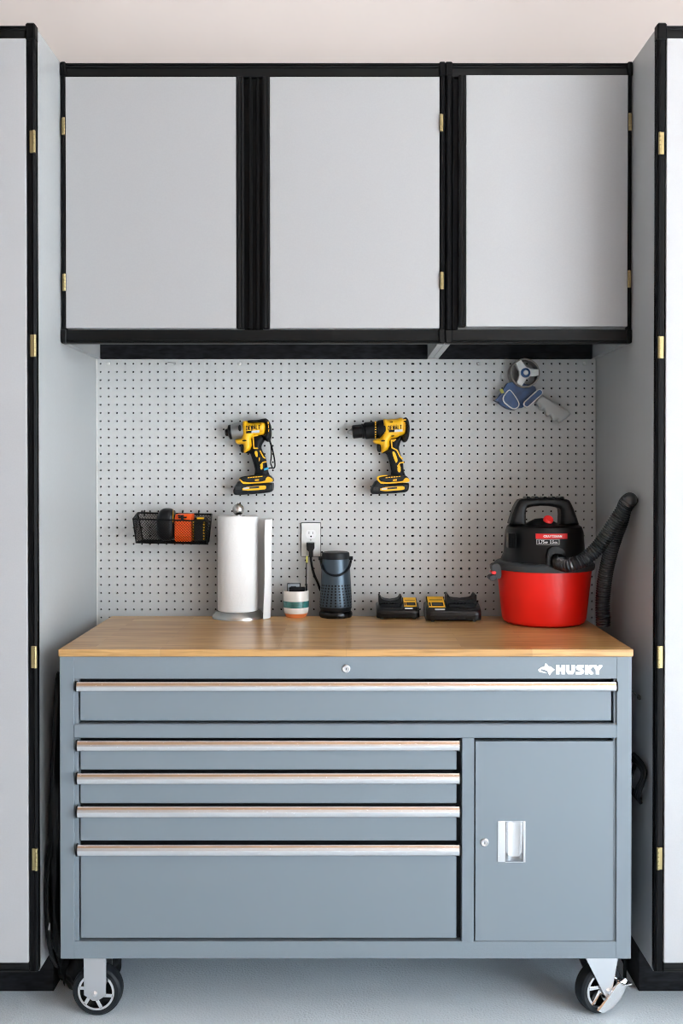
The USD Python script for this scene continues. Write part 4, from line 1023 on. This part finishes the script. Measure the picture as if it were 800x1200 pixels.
    q0, q1 = sorted((fx(0.66), fx(0.84)))
    obj('light_strip', box(q0, q1, yf + 0.006, yf + 0.012, zs - 0.004, zs + 0.0012, 0.0005), 'silver_label', t)
    return t


M['lb'] = mat('label_brown', (0.28, 0.15, 0.01), 0.5)
charger('smaller black battery charger with yellow label at its right, nearer the speaker', 441.5, 491.5, 726, 698, 0.095, False)
charger('larger black battery charger with yellow label at its left, nearer the red vacuum', 499.5, 564, 729, 696.5, 0.115, True)

# ================================================================ wet/dry vacuum
ZV = (560, 560, 4.0)
cb = onz(637, 737, ZT); TB, TT = 0.121, 0.1365
Cy = cb[1] + TB; Cx = at(637, 700, Cy)[0]
vz = lambda v, dy: at(637, 560 + v / 4, Cy - dy)[2]
z1 = vz(443, TT)                        # tank rim
z2 = vz(424, 0.150)
vac = thing('shop_vacuum', 'small red and black wet-dry vacuum with ribbed hose standing at right on the bench', 'vacuum cleaner', (Cx, Cy, ZT))
tank = obj('tank', lathe([(0, 0.004), (TB - 0.03, 0.0), (TB - 0.014, 0.001), (TB - 0.005, 0.006), (TB, 0.016), (TT, z1 - ZT), (0, z1 - ZT)], (Cx, Cy, ZT), 72), 'red', vac, label='bright red plastic tank')
obj('rim', lathe([(TT - 0.002, z1 - 0.002), (0.1425, z1 - 0.002), (0.1445, z1 + 0.003), (0.145, z2), (0.142, z2 + 0.004), (0.134, z2 + 0.009), (0, z2 + 0.012), (0, z1 - 0.002)], (Cx, Cy, 0), 72), 'grey_plastic', vac, label='dark grey rim around the tank')
zh1 = vz(226, 0.10)
# motor head: rounded-square lathe, wider below
HB = [(0.136, z2 + 0.002), (0.133, z2 + 0.016), (0.124, z2 + 0.032), (0.119, zh1 - 0.02), (0.114, zh1 - 0.006), (0.104, zh1), (0, zh1 + 0.002), (0, z2 + 0.002)]
hm_ = lathe(HB, (0, 0, 0), 72)
hv = hm_.vertices; a = np.arctan2(hv[:, 1], hv[:, 0]); q = 1 / (np.abs(np.cos(a)) ** 5 + np.abs(np.sin(a)) ** 5) ** (1 / 5)
hv[:, 0] *= 0.93 + 0.0 * q; hv[:, 1] *= 0.93
top = (hv[:, 2] > z2 + 0.03)
hv[top, 0] *= 1 + 0.35 * (q[top] - 1); hv[top, 1] *= 1 + 0.35 * (q[top] - 1)
hm_.vertices = hv; hm_.apply_translation([Cx, Cy, 0])
head = obj('motor_head', hm_, 'black_plastic', vac, label='black motor head')
sl = []
for i in range(5):
    p = at(560 + (141 + 8 * i) / 4, 560 + 292 / 4, Cy - 0.062 - 0.007 * i); sl.append(box(p[0] - 0.0012, p[0] + 0.0012, p[1] - 0.012, p[1] + 0.03, p[2] - 0.022, p[2] + 0.02, 0.001))
obj('vent_fin', sl, 'black_gloss', head)
# carrying handle
hp_ = smooth_poly(zp(ZV, [(136, 235), (160, 150), (184, 104), (200, 98), (250, 92), (350, 92), (410, 98), (424, 110), (446, 160), (470, 235)], Cy - 0.02), 1)
hole = smooth_poly(zp(ZV, [(218, 232), (216, 150), (226, 136), (300, 128), (370, 138), (382, 150), (378, 232)], Cy - 0.02), 1)
low = Polygon(zp(ZV, [(100, 250), (500, 250), (500, 222), (100, 222)], Cy - 0.02))
hd2 = obj('carry_handle', pillow(hp_.difference(hole), Cy - 0.02, 0.036, 0.012, 0.006), 'black_plastic', vac)
gr = []
for u in np.linspace(228, 384, 5):
    p = at(560 + u / 4, 560 + 92 / 4, Cy - 0.02)
    gr.append(box(p[0] - 0.006, p[0] + 0.006, Cy - 0.05, Cy + 0.012, p[2] - 0.004, p[2] + 0.003, 0.0025))
obj('grip_rib', gr, 'black_gloss', hd2)
mound = lathe([(0, 0.020), (0.02, 0.018), (0.038, 0.009), (0.048, 0), (0, 0)], (0, 0, 0), 32)
p = at(560 + 300 / 4, 560 + 228 / 4, Cy - 0.05); mound.apply_translation([p[0], Cy - 0.045, zh1])
obj('switch_mound', mound, 'black_plastic', head)
p = at(560 + 327 / 4, 560 + 201 / 4, Cy - 0.072)
sw = lathe([(0, 0.012), (0.010, 0.0115), (0.0135, 0.008), (0.014, 0), (0, 0)], p, 24, (0.12, -0.75, 0.6))
obj('switch', sw, 'red_label', head, label='round red switch')
# printed label on the head's face: bent to the head's curve


def wrap(m, u0):
    """lays a flat plate (x, y=0 outward -y, z) on the head's face."""
    v, f = arr(m)
    zz_ = v[:, 2]; rad_ = np.interp(zz_, [h[1] for h in HB[1:6]], [h[0] for h in HB[1:6]]) * 0.93
    dx = v[:, 0] - Cx; a = np.arcsin(np.clip(dx / (rad_ * 1.0), -1, 1))
    q_ = 1 / (np.abs(np.cos(a)) ** 5 + np.abs(np.sin(a)) ** 5) ** (1 / 5)
    r_ = rad_ * (1 + 0.35 * (q_ - 1))
    return trimesh.Trimesh(np.stack([Cx + dx, Cy - np.sqrt(np.maximum(r_ ** 2 - dx ** 2, 0)) + v[:, 1] , zz_], 1), f, process=False)


def plate(u0, v0, u1, v1, h0, h1):
    Yr = Cy - 0.112
    pa, pb = at(560 + u0 / 4, 560 + v0 / 4, Yr), at(560 + u1 / 4, 560 + v1 / 4, Yr)
    m = stand(CrossSection([[(pa[0], pb[2]), (pb[0], pb[2]), (pb[0], pa[2]), (pa[0], pa[2])]]).extrude(h1 - h0).refine_to_length(0.004), -h0)
    return wrap(m, 0), (pa[0], pb[0], pb[2], pa[2])


m_, q = plate(272, 262, 420, 286, -0.003, 0.0012)
lb = obj('brand_label', m_, 'red_label', head, label='red label with white lettering')
tm = text('CRAFTSMAN', q[0] + 0.021, q[1] - 0.016, q[2] + 0.0038, q[3] - 0.0038, -0.0008, True, 0.0008)
obj('lettering', wrap(tm, 0), 'white_print', head, smooth=False)
m_, q = plate(276, 289, 380, 312, -0.003, 0.0008)
obj('rating_plate', m_, 'black_plastic', head)
brd = []
for (a_, b_, c_, d_) in ((275, 288, 381, 290), (275, 311, 381, 313), (275, 288, 277.5, 313), (378.5, 288, 381, 313)):
    brd.append(plate(a_, b_, c_, d_, -0.003, 0.0014)[0])
obj('rating_border', brd, 'handle_grey', head)
for s_txt, ua, ub in (('1.75', 284, 310), ('HP', 312, 326), ('2.5', 336, 354), ('GAL', 357, 374)):
    big = s_txt[0].isdigit()
    _, q = plate(ua, 293 if big else 299, ub, 308, 0, 0.001)
    obj('lettering', wrap(text(s_txt, q[0], q[1], q[2], q[3], -0.0006, True, 0.0008), 0), 'white_print', head, smooth=False)
# hose port and hose
pp = at(560 + 362 / 4, 560 + 390 / 4, Cy - 0.125)
portp = zpoly(ZV, [(318, 425), (320, 350), (335, 326), (362, 320), (392, 330), (408, 350), (412, 425)], Cy - 0.125, 1)
port = obj('hose_port', [ext(portp, Cy - 0.138, Cy - 0.09, 0.006)], 'black_gloss', vac)
obj('port_ring', lathe([(0.017, 0), (0.023, 0), (0.0235, 0.012), (0.021, 0.016), (0.017, 0.016), (0.017, 0)], pp + V([0.000, -0.012, -0.001]), 28, (0.75, -0.6, 0)), 'black_plastic', port)
rings = [(372, 397, -0.140), (428, 408, -0.182), (500, 380, -0.198), (570, 314, -0.213), (640, 212, -0.235), (690, 134, -0.252), (713, 104, -0.258)]
path = [at(560 + u / 4, 560 + v / 4, Cy + y) for u, v, y in rings]
path += [at(736, 592, -0.400), at(727, 612, -0.375), at(717, 640, -0.345), at(709, 675, -0.315), at(706, 705, -0.30)]
xlim = NICHE - 0.0225
for p in path: p[0] = min(p[0], xlim)
path.append(V([path[-1][0] + 0.002, -0.298, ZT + 0.007]))
cur = spline(path, 40)
seg = np.linalg.norm(np.diff(cur, axis=0), axis=1); arcl = np.r_[0, np.cumsum(seg)]
L = arcl[-1]; nn = int(L / 0.00105); ss = np.linspace(0, L, nn)
pc = np.stack([np.interp(ss, arcl, cur[:, k]) for k in range(3)], 1)
rad_h = 0.0205 - 0.0028 * (0.5 + 0.5 * np.cos(2 * np.pi * ss / 0.0068))
obj('hose', tube(pc, rad_h, 22), 'hose', vac, label='black ribbed hose curling up and over')
# side latch with red catch
lp_ = at(560 + 75 / 4, 560 + 455 / 4, Cy - 0.03)
lt = obj('latch', [ext(zpoly(ZV, [(58, 402), (100, 398), (105, 465), (84, 472), (72, 440), (60, 430)], Cy - 0.03, 1), Cy - 0.055, Cy - 0.01, 0.002), ext(zpoly(ZV, [(42, 465), (60, 450), (86, 455), (80, 476), (56, 480)], Cy - 0.03, 1), Cy - 0.055, Cy - 0.012, 0.002)], 'grey_plastic', vac)
obj('latch_catch', ext(zpoly(ZV, [(56, 434), (78, 432), (78, 448), (58, 448)], Cy - 0.03, 1), Cy - 0.058, Cy - 0.02, 0.001), 'red_label', lt, label='small red latch catch')

# ================================================================ clutter beside the bench
# black bag by the left cabinet, its body stretched up as the gap's shade
yb0 = -0.555
pa = [at(60, 985, yb0), at(56, 1010, yb0), at(54, 1050, yb0), at(56, 1090, yb0), at(60, 1118, yb0), at(66, 1132, yb0 + 0.05)]
pb = [at(72, 970, yb0 + 0.02), at(70, 1020, yb0 + 0.02), at(68, 1075, yb0 + 0.02), at(70, 1120, yb0 + 0.02)]
bag = thing('hanging_bag', 'slumped black bag squeezed between the left tall cabinet and the workbench, upper body standing in for gap shade', 'bag', (at(75, 1130, yb0)[0], yb0, 0.0))
v_ = []
zt_, zbm = at(60, 965, yb0)[2], 0.004
sx0 = -NICHE + 0.004; sx1 = xl - 0.004


def lump(seed, cx, cy, cz, rx, ry, rz):
    m = trimesh.creation.icosphere(4); v = m.vertices
    n_ = meshkit.fbm(v * 2.2 + seed, 3, seed) - 0.5
    m.vertices = v * (1 + 0.35 * n_[:, None]) * V([rx, ry, rz]) + V([cx, cy, cz])
    m.vertices[:, 0] = np.clip(m.vertices[:, 0], sx0, sx1 + 0.4); m.vertices[:, 2] = np.maximum(m.vertices[:, 2], 0.001)
    return m


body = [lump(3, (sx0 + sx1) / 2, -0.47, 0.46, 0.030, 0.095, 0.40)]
obj('bag_and_shade_body', body, 'dark_lint', bag)
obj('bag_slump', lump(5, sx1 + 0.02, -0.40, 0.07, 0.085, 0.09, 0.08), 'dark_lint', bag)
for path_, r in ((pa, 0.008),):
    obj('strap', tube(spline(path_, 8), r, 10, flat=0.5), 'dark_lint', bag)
q = at(58, 1084, yb0 - 0.012)
zpm = obj('zip_pull', [tube([q + V([0.001, 0, 0.006]), q, q + V([-0.001, 0, -0.012])], [0.0028, 0.002, 0.0035], 8)], 'zinc', bag, label='small metal zip pull')

# thin cord plugged at the right, and a coiled cord lower down
cdp = [at(736, 755, -0.52), at(745, 790, -0.50), at(744, 815, -0.47), at(751, 828, -0.47), at(757, 834, -0.46)]
cd = thing('thin_cord', 'thin dark cord sagging between the workbench and the right cabinet', 'cord', cdp[0])
cdp = [V([xr + 0.002, -0.50, ZC(801)]), V([xr + 0.010, -0.49, ZC(812)]), V([NICHE - 0.018, -0.475, ZC(828)]), V([NICHE - 0.001, -0.47, ZC(834)])]
obj('wire', tube(spline(cdp, 8), 0.0022, 8), mat('cord_grey', (0.05, 0.06, 0.07), 0.4), cd)
obj('wire_clip', box(NICHE - 0.008, NICHE - 0.0005, -0.476, -0.462, ZC(834) - 0.006, ZC(834) + 0.006, 0.002), 'black_plastic', cd)
co = thing('cable_coil', 'coil of black cable hanging in the gap right of the workbench', 'cable', (NICHE - 0.02, -0.40, ZC(960)))
c0 = V([NICHE - 0.017, -0.50, ZC(930)])
for i in range(3):
    obj('loop', tube([c0 + V([0.008 * math.sin(3 * a) - 0.002 * i, (0.050 - 0.006 * i) * math.cos(a), (0.062 - 0.008 * i) * math.sin(a)]) for a in np.linspace(0, 2 * math.pi, 40)], 0.0045, 8), 'black_plastic', co)
obj('tail', tube(spline([c0 + V([0, 0.02, 0.05]), c0 + V([-0.005, 0.05, 0.02]), c0 + V([-0.002, 0.08, -0.25]), V([NICHE - 0.02, -0.40, 0.004])], 10), 0.0045, 8), 'black_plastic', co)
